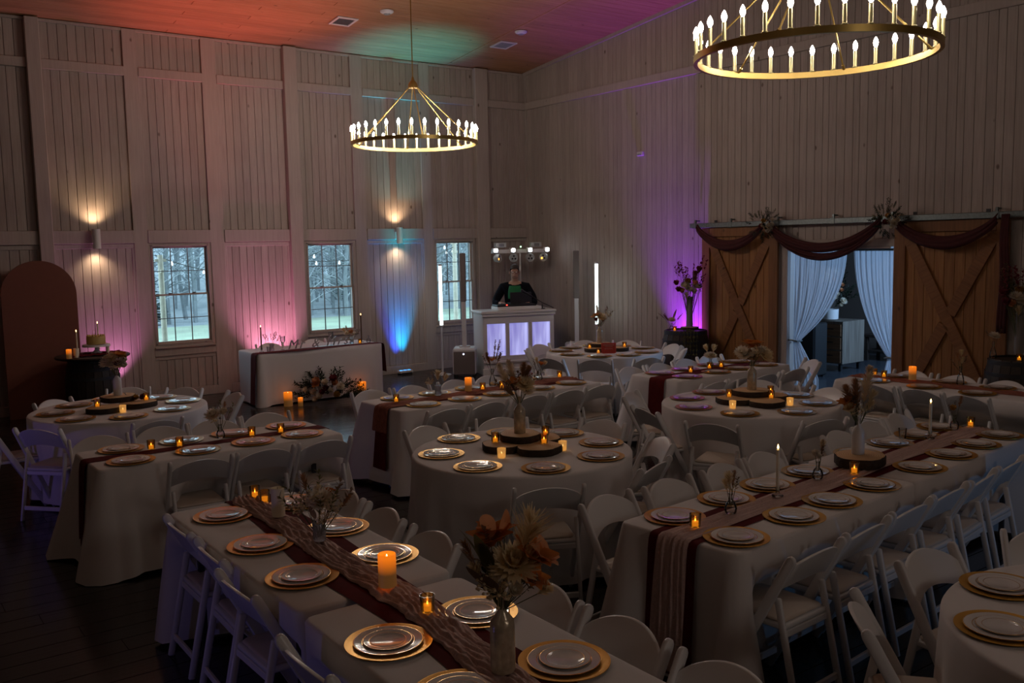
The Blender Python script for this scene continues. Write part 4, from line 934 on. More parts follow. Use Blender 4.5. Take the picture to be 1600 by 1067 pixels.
# ------------------------------------------------------------------ flowers: one bloom mesh of each kind, aimed along +Z
R = random.Random(11)
def bloom_dahlia():
    b = MB()
    for (n, el, L_, w) in ((8, 80, 0.024, 0.010), (13, 62, 0.034, 0.011), (18, 42, 0.042, 0.012), (22, 22, 0.048, 0.012), (24, 2, 0.050, 0.012)):
        for i in range(n):
            a = 2 * PI * (i + R.random() * 0.4) / n; e = math.radians(el); d = Vector((math.cos(a) * math.cos(e), math.sin(a) * math.cos(e), math.sin(e)))
            b.blade(Vector((0, 0, 0)) + d * 0.006, d, (0, 0, 1), L_ * R.uniform(0.9, 1.1), w, 0.22, 3, 0, 0.18)
    b.lathe([(0.012, 0.0), (0.012, 0.016), (0.0, 0.022)], 8, mi=1); return b
def bloom_rose():
    b = MB()
    for (n, rr, h, w) in ((4, 0.008, 0.036, 0.030), (5, 0.016, 0.038, 0.036), (6, 0.024, 0.035, 0.042), (7, 0.032, 0.028, 0.044)):
        for i in range(n):
            a = 2 * PI * i / n + n; d = Vector((math.cos(a) * rr * 14, math.sin(a) * rr * 14, 1)).normalized()
            b.blade((rr * 0.35 * math.cos(a), rr * 0.35 * math.sin(a), -0.005), d, (math.cos(a), math.sin(a), 0), h, w, 0.25, 3, 0, -0.25)
    b.lathe([(0.004, -0.012), (0.018, -0.004), (0.016, 0.008), (0.0, 0.02)], 8); return b
def bloom_plume(L_, wd, n):
    b = MB(); b.tube([(0, 0, 0), (0, 0, L_)], 0.003, 5, taper=0.001)
    for i in range(n):
        z = L_ * R.random(); a = R.uniform(0, 6.28); k = wd * math.sin(PI * min(1, 0.15 + 0.8 * z / L_)); d = Vector((math.cos(a) * 0.65, math.sin(a) * 0.65, 1.0))
        b.blade((0, 0, z), d, (0, 0, 1), k * R.uniform(0.7, 1.3) + 0.02, 0.006, -0.15, 2, 0, 0.0)
    return b
def bloom_sprig(n, L_, ll, w):
    b = MB(); b.tube([(0, 0, 0), (0, 0, L_)], 0.002, 5, taper=0.001)
    for i in range(n):
        z = L_ * (0.15 + 0.85 * i / n); a = i * 2.4; d = Vector((math.cos(a), math.sin(a), 0.8)); b.blade((0, 0, z), d, (0, 0, 1), ll * R.uniform(0.8, 1.2), w, -0.15, 3, 0, 0.12)
    return b
def bloom_leaf(L_, w):
    b = MB(); b.blade((0, 0, 0), (0, 0, 1), (0, -1, 0), L_, w, 0.25, 6, 0, 0.12); return b
def bloom_petals():
    b = MB()
    for i in range(9):
        a = i * 2.4; d = Vector((math.cos(a) * 0.7, math.sin(a) * 0.7, 0.8)); b.blade((0, 0, 0), d, (math.cos(a), math.sin(a), 0), R.uniform(0.05, 0.08), 0.05, 0.3, 4, 0, -0.2)
    return b
def bloom_disc():
    b = MB(); P = [[(0.03 * r_ * math.cos(a), 0.004 * math.sin(2 * a) * r_, 0.034 + 0.036 * r_ * math.sin(a)) for a in [2 * PI * i / 16 for i in range(16)]] for r_ in (0.05, 0.6, 1.0)]
    b.grid(P, wrap=True); b.tube([(0, 0, -0.02), (0, 0, 0.0)], 0.002, 4); return b
def bloom_filler():
    b = MB()
    for i in range(26):
        d = Vector((R.uniform(-1, 1), R.uniform(-1, 1), R.uniform(0.2, 1.2))).normalized(); p = d * R.uniform(0.03, 0.06); b.tube([(0, 0, -0.01), p], 0.0008, 3); b.lathe([(0.0, -0.004), (0.005, 0.0), (0.0, 0.004)], 5, c=tuple(p))
    return b
BL = {'dahlia': (bloom_dahlia, [M_CREAM, M_YEL]), 'ivory_dahlia': (bloom_dahlia, [M_IVORY, M_YEL]), 'rose': (bloom_rose, M_IVORY), 'orange_rose': (bloom_rose, M_YEL), 'burgundy_rose': (bloom_rose, M_BURG), 'peach_rose': (bloom_rose, M_PEACH),
      'plume': (lambda: bloom_plume(0.24, 0.055, 420), M_PAMP), 'brown_plume': (lambda: bloom_plume(0.18, 0.05, 300), M_PAMPB), 'bunny_tail': (lambda: bloom_plume(0.05, 0.022, 120), M_CREAM), 'fan_grass': (lambda: bloom_plume(0.11, 0.06, 160), M_CREAM), 'wheat': (lambda: bloom_plume(0.10, 0.022, 60), M_PAMPB), 'thin_plume': (lambda: bloom_plume(0.26, 0.022, 150), M_PAMPB),
      'dark_sprig': (lambda: bloom_sprig(16, 0.24, 0.06, 0.022), M_LEAF), 'olive_sprig': (lambda: bloom_sprig(18, 0.18, 0.04, 0.012), M_OLIVE), 'brown_sprig': (lambda: bloom_sprig(14, 0.16, 0.04, 0.02), M_BROWNLEAF), 'burgundy_sprig': (lambda: bloom_sprig(12, 0.22, 0.045, 0.03), M_BURG),
      'large_leaf': (lambda: bloom_leaf(0.19, 0.055), M_OLIVE), 'brown_leaf': (lambda: bloom_leaf(0.13, 0.05), M_BROWNLEAF), 'orange_bloom': (bloom_petals, M_ORANGE), 'peach_bloom': (bloom_petals, M_PEACH), 'peach_disc': (bloom_disc, M_PEACH), 'filler': (bloom_filler, M_CREAM)}
BM = {}
ST = MB(); ST.lathe([(0.0018, 0.0), (0.0016, 1.0)], 5); ME_ST = ST.mesh('stem', M_STEM, True)
def bouquet(x, y, z, label, items, base=-0.06, cat='bouquet', name='flower_bouquet', stems=True):
    """items: (kind, right, towards the camera, up, scale): where each head sits above the vase's mouth"""
    t = thing(name, label, cat, (x, y, z))
    if stems and len(items) >= 10:
        q_ = random.Random(len(label)); w_ = max(abs(i[1]) for i in items)
        items = items + [(q_.choice(['brown_sprig', 'olive_sprig', 'filler', 'brown_leaf']), q_.uniform(-0.6, 0.6) * w_, q_.uniform(-0.02, 0.05), q_.uniform(0.01, 0.07), q_.uniform(0.5, 0.8)) for _ in range(8)]
    for (k, r_, f_, u_, sc) in items:
        if k not in BM: m = BL[k][0](); BM[k] = m.mesh(k, BL[k][1], True, angle=180)
        p = Vector((r_ * RV.x - f_ * FV.x, r_ * RV.y - f_ * FV.y, u_)); d = p - Vector((0, 0, base - 0.02))
        if k in ('dahlia', 'ivory_dahlia', 'rose', 'orange_rose', 'burgundy_rose', 'peach_rose', 'filler'): d = d.normalized() + Vector((-FV.x, -FV.y, 0.9)) * 0.55; sc *= 1.32
        o = link(k, BM[k], t, p); o.rotation_mode = 'QUATERNION'; o.rotation_quaternion = aim(d) @ Quaternion((0, 0, 1), rnd.uniform(0, 6)) if k not in ('peach_disc', 'large_leaf', 'brown_leaf') else aim(d) @ Quaternion((0, 0, 1), rnd.uniform(-0.5, 0.5)); o.scale = (sc,) * 3
        if stems:
            q = Vector((0, 0, base)) + Vector((p.x, p.y, 0)).normalized() * 0.006 if (abs(p.x) + abs(p.y)) > 1e-4 else Vector((0, 0, base)); d = p - q
            s = bpy.data.objects.new('stem', ME_ST); COL.objects.link(s); s.parent = o
            s.matrix_parent_inverse = (Matrix.Translation(p) @ o.rotation_quaternion.to_matrix().to_4x4() @ Matrix.Scale(sc, 4)).inverted()
            s.location = q; s.rotation_mode = 'QUATERNION'; s.rotation_quaternion = aim(d); s.scale = (1, 1, d.length)
    return t
def bottle_mesh(h, r_, neck, m, name='bottle'):
    b = MB(); b.lathe([(0.0, 0.002), (r_ * 0.94, 0.0), (r_, 0.008), (r_, h * 0.58), (r_ * 0.93, h * 0.66), (neck * 1.2, h * 0.77), (neck, h * 0.84), (neck, h * 0.97), (neck * 1.2, h * 0.98), (neck * 1.2, h), (neck * 0.8, h), (neck * 0.8, h * 0.8)], 28, cap=False); return b.mesh(name, m, True, angle=60)
ME_BOTTLE = bottle_mesh(0.27, 0.043, 0.014, M_MERC); ME_MILK = bottle_mesh(0.24, 0.040, 0.013, M_MILK)
b = MB(); b.lathe([(0.0, 0.004), (0.026, 0.0), (0.032, 0.01), (0.034, 0.03), (0.026, 0.055), (0.010, 0.075), (0.009, 0.10), (0.013, 0.108), (0.011, 0.108), (0.007, 0.098)], 24, cap=False); ME_BUD = b.mesh('bud_vase', M_GLASS, True, angle=60)
b = MB(); b.lathe([(0.0, 0.006), (0.030, 0.0), (0.034, 0.01), (0.031, 0.05), (0.034, 0.10), (0.031, 0.10), (0.028, 0.05), (0.030, 0.012)], 16, cap=False); ME_CUTV = b.mesh('glass_vase', mat('cut_glass', (0.85, 0.88, 0.90), 0.08, trans=0.85, bump=0.9, bscale=110), True, angle=60)
b = MB(); b.lathe([(0.0, 0.004), (0.032, 0.0), (0.038, 0.012), (0.030, 0.07), (0.013, 0.12), (0.010, 0.17), (0.014, 0.18), (0.012, 0.18), (0.008, 0.168)], 24, cap=False); ME_TALLV = b.mesh('tall_vase', M_GLASS, True, angle=60)
def vase(me, name, x, y, z, label): return tag(link(name, me, None, (x, y, z)), label, 'vase')
# votives, candles
b = MB(); b.lathe([(0.0, 0.002), (0.024, 0.0), (0.028, 0.006), (0.031, 0.068), (0.029, 0.068), (0.026, 0.008), (0.0, 0.006)], 20, cap=False); ME_VOT = b.mesh('glass', M_AMBERG, True, angle=60); ME_VOTF = b.mesh('glass', M_FROST, True, angle=60)
b = MB(); b.lathe([(0.0, 0.007), (0.021, 0.007), (0.022, 0.028), (0.0, 0.030)], 16); ME_TEA = b.mesh('tealight', mat('tea_wax', (0.75, 0.5, 0.2), 0.5, emit=(1.0, 0.50, 0.08), estr=0.8), True)
b = MB(); b.lathe([(0.0, 0.0), (0.0045, 0.005), (0.005, 0.011), (0.002, 0.022), (0.0, 0.026)], 10); ME_FL = b.mesh('flame', M_FLAME, True)
VW = ['first', 'second', 'third', 'fourth', 'fifth', 'sixth']
def votive(x, y, z, label, frosted=False, lit=True, group='votive candles'):
    t = thing('votive_candle', label, 'votive', (x, y, z), 0, group); link('glass', ME_VOTF if frosted else ME_VOT, t); link('tealight', ME_TEA, t)
    if lit: link('flame', ME_FL, t, (0, 0, 0.029), None, 0.62)
    return t
def pillar(x, y, z, h, r_, lit, label, flame=False):
    t = thing('pillar_candle', label, 'candle', (x, y, z)); b = MB(); b.lathe([(r_, 0.0), (r_, h), (r_ * 0.9, h + 0.002), (r_ * 0.8, h - 0.012), (0.0, h - 0.016)], 28, cap=False); link('wax', b.mesh('wax', M_WAXLIT if lit else M_WAX, True, angle=60), t)
    b = MB(); b.tube([(0, 0, h - 0.018), (0, 0, h + 0.006)], 0.0012, 5); link('wick', b.mesh('wick', M_BLACK), t)
    if lit: link('flame', ME_FL, t, (0, 0, h - 0.014), None, 0.6)
    return t
def taper_(x, y, z, h, label, mt=None):
    t = thing('taper_candle', label, 'candle', (x, y, z)); b = MB(); b.lathe([(0.0, 0.002), (0.032, 0.0), (0.034, 0.006), (0.012, 0.016), (0.010, 0.03), (0.015, 0.05), (0.013, 0.055), (0.0, 0.05)], 20); link('holder', b.mesh('holder', M_GLASS, True, angle=60), t)
    b = MB(); b.lathe([(0.0105, 0.035), (0.0095, h), (0.0, h + 0.004)], 14); link('wax', b.mesh('wax', mt or M_WAX, True, angle=60), t); link('flame', ME_FL, t, (0, 0, h + 0.004), None, 1.15)
    return t
def slice_(x, y, z, r_, h, seed, label):
    q = random.Random(seed); p = [q.uniform(0, 6) for _ in range(3)]; wob = lambda a: 1 + 0.05 * math.sin(2 * a + p[0]) + 0.03 * math.sin(5 * a + p[1]) + 0.012 * math.sin(13 * a + p[2])
    t = thing('wood_slice', label, 'wood slice', (x, y, z), 0, 'wood slices'); b = MB(); b.lathe([(r_ * 0.97, 0.0), (r_, 0.006), (r_, h - 0.006), (r_ * 0.965, h)], 40, wob=wob, cap=False); link('bark', b.mesh('bark', M_BARK, True, angle=50), t)
    b = MB(); b.lathe([(r_ * 0.966, 0.001), (r_ * 0.966, h - 0.0015), (r_ * 0.93, h + 0.001), (0.0, h + 0.001)], 40, wob=wob, cap=False); link('sawn_face', b.mesh('sawn_face', M_RINGS, True, angle=50), t); return t
def rings_mat():
    m = bpy.data.materials.new('growth_rings'); m.use_nodes = True; nt = m.node_tree; N = nt.nodes; L = nt.links; b = N['Principled BSDF']; b.inputs['Roughness'].default_value = 0.7
    tc = N.new('ShaderNodeTexCoord'); w = N.new('ShaderNodeTexWave'); w.wave_type = 'RINGS'; w.rings_direction = 'Z'; w.inputs['Scale'].default_value = 22; w.inputs['Distortion'].default_value = 2.5; w.inputs['Detail'].default_value = 2
    L.new(tc.outputs['Object'], w.inputs['Vector']); rp = N.new('ShaderNodeValToRGB'); L.new(w.outputs['Fac'], rp.inputs['Fac']); rp.color_ramp.elements[0].color = (0.66, 0.40, 0.19, 1); rp.color_ramp.elements[1].color = (0.82, 0.56, 0.32, 1); L.new(rp.outputs[0], b.inputs['Base Color']); return m
M_RINGS = rings_mat()
ZT = TZ + 0.001; ZR = TZ + 0.022; ZG = TZ + 0.036   # on cloth, on runner, on gauze

# front left table
votive(1.895, 5.22, ZR, 'amber votive at the far end of the front left table'); votive(1.905, 5.09, ZR, 'dimmer amber votive just before the far-end votive, front left table', lit=False)
pillar(1.84, 4.72, ZG, 0.155, 0.036, False, 'ivory pillar candle with unlit top on the front left table')
vase(ME_CUTV, 'bud_vase', 1.835, 4.18, ZG, 'clear cut-glass bud vase on the front left table runner')
bouquet(1.835, 4.18, ZG + 0.10, 'small dried bouquet in a cut-glass vase on the front left table',
 [('ivory_dahlia', 0.015, 0.02, 0.10, 1.15), ('olive_sprig', -0.07, 0.02, 0.04, 0.9), ('olive_sprig', -0.10, 0.0, 0.02, 0.8), ('olive_sprig', 0.05, 0.03, 0.03, 0.8), ('brown_sprig', 0.10, 0.0, 0.05, 0.8), ('brown_sprig', 0.06, -0.02, 0.06, 0.9), ('filler', -0.05, 0.02, 0.09, 1.2), ('filler', 0.08, 0.02, 0.06, 1.0), ('wheat', -0.05, -0.01, 0.12, 1.1), ('orange_bloom', 0.05, -0.03, 0.13, 0.6), ('olive_sprig', 0.0, -0.03, 0.08, 0.9), ('filler', -0.09, 0.0, 0.05, 1.0), ('wheat', 0.12, 0.01, 0.07, 0.7), ('fan_grass', 0.0, -0.01, 0.12, 0.5)], base=-0.08)
pillar(1.805, 3.42, ZG, 0.14, 0.039, True, 'glowing pillar candle in the middle of the front left table')
votive(1.80, 3.08, ZG - 0.005, 'amber votive among the gauze by the big bouquet, front left table')
vase(ME_BOTTLE, 'bottle_vase', 1.735, 2.47, ZG, 'mercury glass bottle at the near end of the front left table')
bouquet(1.735, 2.47, ZG + 0.27, 'big orange and cream dried bouquet in the nearest mercury glass bottle',
 [('dahlia', 0.045, 0.06, 0.115, 1.25), ('ivory_dahlia', 0.005, 0.07, 0.10, 0.7), ('peach_disc', -0.035, 0.03, 0.21, 1.15), ('peach_disc', 0.015, 0.02, 0.22, 1.15), ('peach_disc', 0.10, 0.02, 0.20, 0.8), ('fan_grass', 0.065, 0.02, 0.13, 1.35), ('plume', 0.06, -0.03, 0.10, 0.6), ('orange_bloom', -0.03, 0.04, 0.18, 1.3), ('orange_bloom', -0.01, -0.01, 0.19, 1.2), ('orange_bloom', 0.10, 0.04, 0.12, 1.4), ('peach_bloom', 0.13, 0.03, 0.12, 1.2), ('orange_bloom', 0.09, 0.06, 0.06, 1.0),
  ('large_leaf', -0.03, 0.05, 0.09, 1.0), ('large_leaf', -0.05, 0.03, 0.10, 0.9), ('brown_leaf', -0.02, 0.08, 0.04, 1.0), ('brown_leaf', -0.05, 0.06, 0.05, 1.0), ('brown_leaf', -0.06, 0.04, 0.08, 1.0), ('brown_leaf', -0.03, 0.05, 0.10, 1.0), ('rose', 0.045, 0.085, 0.04, 0.75), ('filler', -0.015, 0.09, 0.05, 1.0), ('filler', -0.01, 0.07, 0.03, 1.2), ('brown_sprig', 0.08, 0.06, 0.03, 0.5), ('bunny_tail', 0.12, 0.06, 0.02, 0.9), ('bunny_tail', -0.07, 0.06, 0.08, 0.9), ('wheat', -0.09, 0.02, 0.12, 0.8), ('olive_sprig', 0.0, 0.0, 0.06, 0.8), ('dark_sprig', -0.03, 0.02, 0.02, 0.5), ('dark_sprig', 0.03, 0.03, 0.01, 0.5), ('brown_sprig', -0.03, 0.02, 0.10, 0.9)])
# right long table
votive(3.46, 3.18, ZR, 'amber votive at the near end of the right long table')
vase(ME_BUD, 'bud_vase', 3.78, 3.22, ZR, 'round clear bud vase nearest on the right long table')
bouquet(3.78, 3.22, ZR + 0.108, 'small dried grass posy nearest on the right long table', [('bunny_tail', -0.01, 0.01, 0.05, 1.1), ('wheat', 0.01, 0.0, 0.04, 0.8), ('brown_sprig', 0.02, 0.01, 0.02, 0.5), ('filler', 0.0, 0.02, 0.03, 0.7), ('fan_grass', -0.02, 0, 0.02, 0.5)])
taper_(4.24, 3.27, ZR, 0.27, 'tall ivory taper candle toward the near end of the right long table')
vase(ME_BUD, 'bud_vase', 4.74, 3.36, ZR, 'round clear bud vase before the wood slice, right long table')
bouquet(4.74, 3.36, ZR + 0.108, 'small dried posy before the wood slice on the right long table', [('rose', -0.02, 0.01, 0.05, 0.6), ('wheat', 0.02, 0.0, 0.06, 0.7), ('brown_sprig', 0.015, 0.01, 0.02, 0.5), ('rose', 0.0, 0.02, 0.03, 0.5), ('bunny_tail', 0.025, 0.0, 0.08, 0.8)])
slice_(5.27, 3.42, ZR - 0.004, 0.165, 0.062, 1, 'single wood slice on the right long table'); vase(ME_MILK, 'bottle_vase', 5.28, 3.44, ZR + 0.060, 'white milk glass bottle on the right table\'s wood slice')
bouquet(5.28, 3.44, ZR + 0.30, 'pampas and brown dried bouquet in the white milk glass bottle', [('plume', 0.03, 0.0, 0.10, 0.95), ('brown_plume', -0.02, 0.02, 0.09, 0.9), ('brown_plume', -0.04, 0.0, 0.05, 0.9), ('orange_bloom', -0.09, 0.03, 0.09, 0.9), ('orange_bloom', -0.07, 0.04, 0.06, 0.8), ('fan_grass', 0.06, 0.02, 0.10, 0.7), ('bunny_tail', 0.05, 0.03, 0.06, 1.0), ('brown_sprig', -0.03, 0.03, 0.03, 0.9), ('filler', -0.05, 0.02, 0.03, 0.9), ('olive_sprig', 0.04, 0.0, 0.03, 0.5), ('dahlia', -0.08, 0.05, 0.07, 0.6)])
votive(5.03, 3.30, ZR, 'amber votive before the wood slice on the right long table')
b = MB(); b.lathe([(0.0, 0.003), (0.022, 0.0), (0.030, 0.075), (0.028, 0.075), (0.020, 0.005)], 20, cap=False); ME_CUP = b.mesh('glass_cup', M_GLASS, True, angle=60)
tag(link('glass_cup', ME_CUP, None, (6.17, 3.66, ZR)), 'clear glass cup among the far plates of the right long table', 'glass')
taper_(6.31, 3.53, ZR, 0.26, 'lit taper candle toward the far end of the right long table')
vase(ME_BUD, 'bud_vase', 6.76, 3.59, ZR, 'round clear bud vase at the far end of the right long table')
bouquet(6.76, 3.59, ZR + 0.108, 'dried posy at the far end of the right long table', [('orange_rose', -0.02, 0.01, 0.05, 0.7), ('wheat', 0.03, 0.0, 0.06, 0.8), ('brown_sprig', 0.0, 0.0, 0.03, 0.5), ('brown_sprig', -0.03, 0.0, 0.02, 0.4)])
votive(6.96, 3.57, ZR, 'amber votive at the far end of the right long table')
# left long table
vase(ME_BUD, 'bud_vase', 2.32, 7.08, ZR, 'clear bud vase in the middle of the left long table')
bouquet(2.32, 7.08, ZR + 0.108, 'cream and olive posy in the middle of the left long table', [('ivory_dahlia', -0.04, 0.03, 0.07, 1.0), ('rose', 0.03, 0.0, 0.09, 0.9), ('olive_sprig', 0.06, 0.0, 0.05, 0.7), ('olive_sprig', 0.0, -0.02, 0.06, 0.7), ('brown_sprig', -0.02, 0.0, 0.05, 0.6), ('wheat', 0.03, -0.01, 0.10, 0.7), ('filler', -0.02, 0.03, 0.04, 1.0), ('olive_sprig', -0.05, 0.0, 0.03, 0.5)])
for i, (x, y) in enumerate([(1.80, 7.10), (2.00, 7.07), (2.57, 7.08), (2.80, 7.05)]): votive(x, y, ZT + 0.006, 'amber votive on the left long table, %s from left' % VW[i])
# middle long table
votive(4.18, 7.62, ZR, 'amber votive at the left end of the middle long table')
vase(ME_CUTV, 'bud_vase', 4.67, 7.66, ZR, 'ribbed cut-glass vase on the middle long table')
bouquet(4.67, 7.66, ZR + 0.10, 'dried golden posy in the ribbed vase, middle long table', [('fan_grass', 0.0, 0.0, 0.05, 0.8), ('wheat', 0.05, 0.0, 0.06, 0.7), ('brown_sprig', -0.03, 0.01, 0.03, 0.7), ('fan_grass', 0.06, 0.01, 0.04, 0.6), ('filler', -0.06, 0.0, 0.02, 0.9), ('olive_sprig', 0.02, 0.02, 0.03, 0.5)])
pillar(5.04, 7.68, ZR, 0.135, 0.036, True, 'glowing pillar candle on the middle long table')
votive(5.20, 7.66, ZR, 'amber votive right of the glowing pillar, middle long table'); votive(5.41, 7.62, ZR, 'amber votive near the centre of the middle long table')
vase(ME_TALLV, 'tall_vase', 5.42, 7.80, ZR, 'tall slim clear vase on the middle long table')
bouquet(5.42, 7.80, ZR + 0.18, 'tall brown wheat and plume bouquet before the glowing booth', [('thin_plume', 0.02, 0.0, 0.10, 0.75), ('thin_plume', 0.04, -0.01, 0.09, 0.8), ('brown_plume', -0.03, 0.02, 0.06, 0.6), ('brown_sprig', 0.05, 0.02, 0.06, 0.8), ('brown_sprig', -0.06, 0.01, 0.06, 0.6), ('wheat', 0.06, 0.0, 0.07, 0.9), ('orange_bloom', 0.0, 0.03, 0.08, 0.7), ('brown_leaf', -0.02, 0.02, 0.05, 0.8)])
vase(ME_BUD, 'bud_vase', 6.04, 7.80, ZR, 'round clear bud vase at the right of the middle long table')
bouquet(6.04, 7.80, ZR + 0.108, 'dried posy with dark leaves, right part of the middle long table', [('orange_bloom', 0.02, 0.01, 0.05, 0.8), ('brown_sprig', -0.04, 0.01, 0.04, 0.6), ('fan_grass', -0.02, 0.0, 0.06, 0.6), ('dark_sprig', -0.03, 0.02, 0.0, 0.3), ('bunny_tail', 0.05, 0.0, 0.04, 0.9)])
votive(6.32, 7.80, ZR, 'amber votive at the right end of the middle long table')
# left barn door table
for i, (x, y) in enumerate([(7.70, 7.15), (8.09, 7.22), (8.27, 7.20)]): votive(x, y, ZT + 0.006, 'amber votive on the left barn door table, %s from left' % VW[i])
vase(ME_BUD, 'bud_vase', 8.22, 7.32, ZT, 'clear bud vase on the table facing the left barn door')
bouquet(8.22, 7.32, ZT + 0.108, 'cream posy with two white plumes before the left barn door', [('ivory_dahlia', -0.02, 0.02, 0.02, 0.9), ('dahlia', 0.02, 0.02, 0.02, 0.8), ('bunny_tail', -0.04, 0.0, 0.07, 1.4), ('bunny_tail', 0.03, 0.0, 0.07, 1.4), ('filler', 0.0, 0.03, 0.0, 0.9)])
# right barn door table
votive(8.87, 5.60, ZR, 'amber votive at the far end of the right barn door table', lit=False); votive(8.79, 5.44, ZR, 'lit amber votive near the right barn door table\'s far end')
pillar(8.82, 5.14, ZR, 0.135, 0.037, True, 'glowing pillar candle on the right barn door table')
vase(ME_TALLV, 'tall_vase', 8.86, 4.66, ZR, 'slim clear vase on the right barn door table')
bouquet(8.86, 4.66, ZR + 0.18, 'sparse dried grasses in a slim vase before the right barn door', [('bunny_tail', 0.0, 0.0, 0.10, 1.0), ('wheat', -0.03, 0.01, 0.06, 0.8), ('brown_sprig', 0.03, 0.0, 0.02, 0.6), ('fan_grass', 0.0, 0.02, 0.03, 0.5), ('brown_sprig', -0.05, 0.0, 0.0, 0.5)])
# round tables: wood slices, a bottle bouquet and votives
HB = {
 'R1': [('rose', -0.02, 0.07, 0.06, 1.2), ('ivory_dahlia', 0.04, 0.05, 0.06, 1.0), ('rose', -0.06, 0.04, 0.11, 1.1), ('ivory_dahlia', -0.05, 0.05, 0.08, 1.2), ('rose', -0.08, 0.02, 0.07, 1.1), ('orange_bloom', 0.03, 0.0, 0.13, 1.2), ('rose', 0.08, 0.03, 0.09, 1.1), ('orange_rose', 0.07, 0.0, 0.12, 1.0), ('dahlia', -0.02, 0.05, 0.12, 1.0), ('dark_sprig', 0.05, 0.03, 0.02, 0.5), ('dark_sprig', -0.04, 0.02, 0.02, 0.5), ('burgundy_rose', 0.03, 0.06, 0.07, 0.9), ('filler', 0.0, 0.06, 0.05, 1.1), ('rose', 0.09, 0.04, 0.05, 0.9)],
 'R2': [('dahlia', 0.04, 0.06, 0.09, 1.15), ('plume', -0.06, -0.01, 0.05, 0.85), ('plume', -0.03, -0.02, 0.06, 0.85), ('brown_plume', 0.02, 0.0, 0.08, 0.9), ('brown_plume', 0.04, 0.01, 0.08, 0.8), ('brown_leaf', -0.03, 0.05, 0.05, 1.0), ('orange_bloom', -0.03, 0.06, 0.10, 1.0), ('brown_sprig', -0.09, 0.03, 0.03, 0.8), ('ivory_dahlia', 0.06, 0.06, 0.05, 0.8), ('brown_sprig', 0.08, 0.0, 0.07, 0.8), ('burgundy_sprig', 0.06, 0.0, 0.07, 0.5), ('olive_sprig', 0.03, 0.03, 0.0, 0.6), ('brown_leaf', -0.05, 0.06, 0.02, 0.9), ('brown_sprig', -0.05, 0.05, 0.02, 0.8)],
 'R3': [('ivory_dahlia', -0.10, 0.03, 0.08, 1.0), ('dahlia', 0.10, 0.02, 0.06, 1.2), ('rose', -0.02, 0.06, 0.07, 1.2), ('rose', 0.07, 0.04, 0.09, 1.1), ('orange_bloom', 0.0, 0.0, 0.12, 1.6), ('orange_bloom', 0.03, -0.02, 0.13, 1.4), ('ivory_dahlia', -0.08, 0.04, 0.05, 0.9), ('dark_sprig', 0.0, 0.05, 0.0, 0.35), ('dark_sprig', -0.03, 0.03, 0.0, 0.4), ('olive_sprig', -0.09, 0.0, 0.03, 0.6), ('dahlia', 0.11, 0.04, 0.03, 1.0), ('filler', 0.03, 0.06, 0.08, 1.0)],
 'R4': [('plume', -0.02, -0.01, 0.10, 0.6), ('orange_bloom', -0.04, 0.02, 0.10, 1.0), ('dahlia', 0.02, 0.04, 0.08, 1.1), ('peach_bloom', -0.07, 0.03, 0.08, 0.9), ('rose', 0.05, 0.03, 0.06, 0.9), ('brown_sprig', 0.10, 0.0, 0.06, 0.9), ('brown_sprig', 0.06, 0.0, 0.09, 0.9), ('burgundy_rose', -0.05, 0.04, 0.05, 0.8), ('orange_bloom', 0.03, 0.03, 0.04, 0.9), ('filler', 0.12, 0.0, 0.10, 0.9)]}
TX = {'R1': 'cream and orange bouquet in the bottle on the left round table', 'R2': 'dried bouquet with pale pampas on the centre round table', 'R3': 'cream bouquet with mustard bloom on the right round table', 'R4': 'small orange and cream bouquet on the far round table'}
SLI = {'R1': [(1.92, 9.10, 0, 0.16), (2.24, 9.20, 0, 0.17), (2.10, 9.38, 0.052, 0.17)], 'R2': [(3.80, 5.36, 0, 0.155), (3.95, 5.12, 0, 0.165), (4.14, 5.35, 0, 0.16), (3.96, 5.36, 0.052, 0.155)],
       'R3': [(6.53, 5.52, 0, 0.165), (6.63, 5.24, 0, 0.165), (6.90, 5.42, 0, 0.16), (6.74, 5.50, 0.052, 0.17)], 'R4': [(8.28, 9.44, 0, 0.14), (8.56, 9.30, 0, 0.15), (8.44, 9.52, 0.052, 0.15)]}
SN = ['left', 'front right', 'back right', 'raised top']; SN3 = ['left', 'right', 'raised top']
for k, P in SLI.items():
    for i, (x, y, dz, r_) in enumerate(P): slice_(x, y, ZT + dz, r_, 0.05, i + 6 + int(k[1]) * 7, '%s wood slice on the %s' % ((SN if len(P) == 4 else SN3)[i], NM[k]))
    x, y, dz, r_ = P[-1]; vase(ME_BOTTLE if k != 'R1' else ME_MILK, 'bottle_vase', x, y, ZT + dz + 0.051, ('tall mercury glass bottle' if k != 'R1' else 'pale glass bottle') + ' on the wood slices of the ' + NM[k])
    bouquet(x, y, ZT + dz + 0.051 + (0.27 if k != 'R1' else 0.24), TX[k], HB[k])
def votes(k, P):
    for (x, y, z, fr, n) in P: votive(x, y, ZT + z, ('frosted votive' if fr else 'amber votive') + ' on the ' + NM[k] + ', ' + n, fr)
votes('R1', [(1.86, 9.14, 0.051, 0, 'on the left wood slice'), (2.04, 8.96, 0, 1, 'standing on the cloth in front'), (2.32, 9.22, 0.051, 0, 'on the right wood slice')])
votes('R2', [(3.78, 5.42, 0.051, 0, 'on the left wood slice'), (4.20, 5.36, 0.051, 0, 'on the back right wood slice'), (4.02, 5.15, 0.051, 0, 'on the front right wood slice'), (3.65, 5.16, 0, 1, 'on the cloth left of front'), (4.12, 5.06, 0, 1, 'on the cloth at the right')])
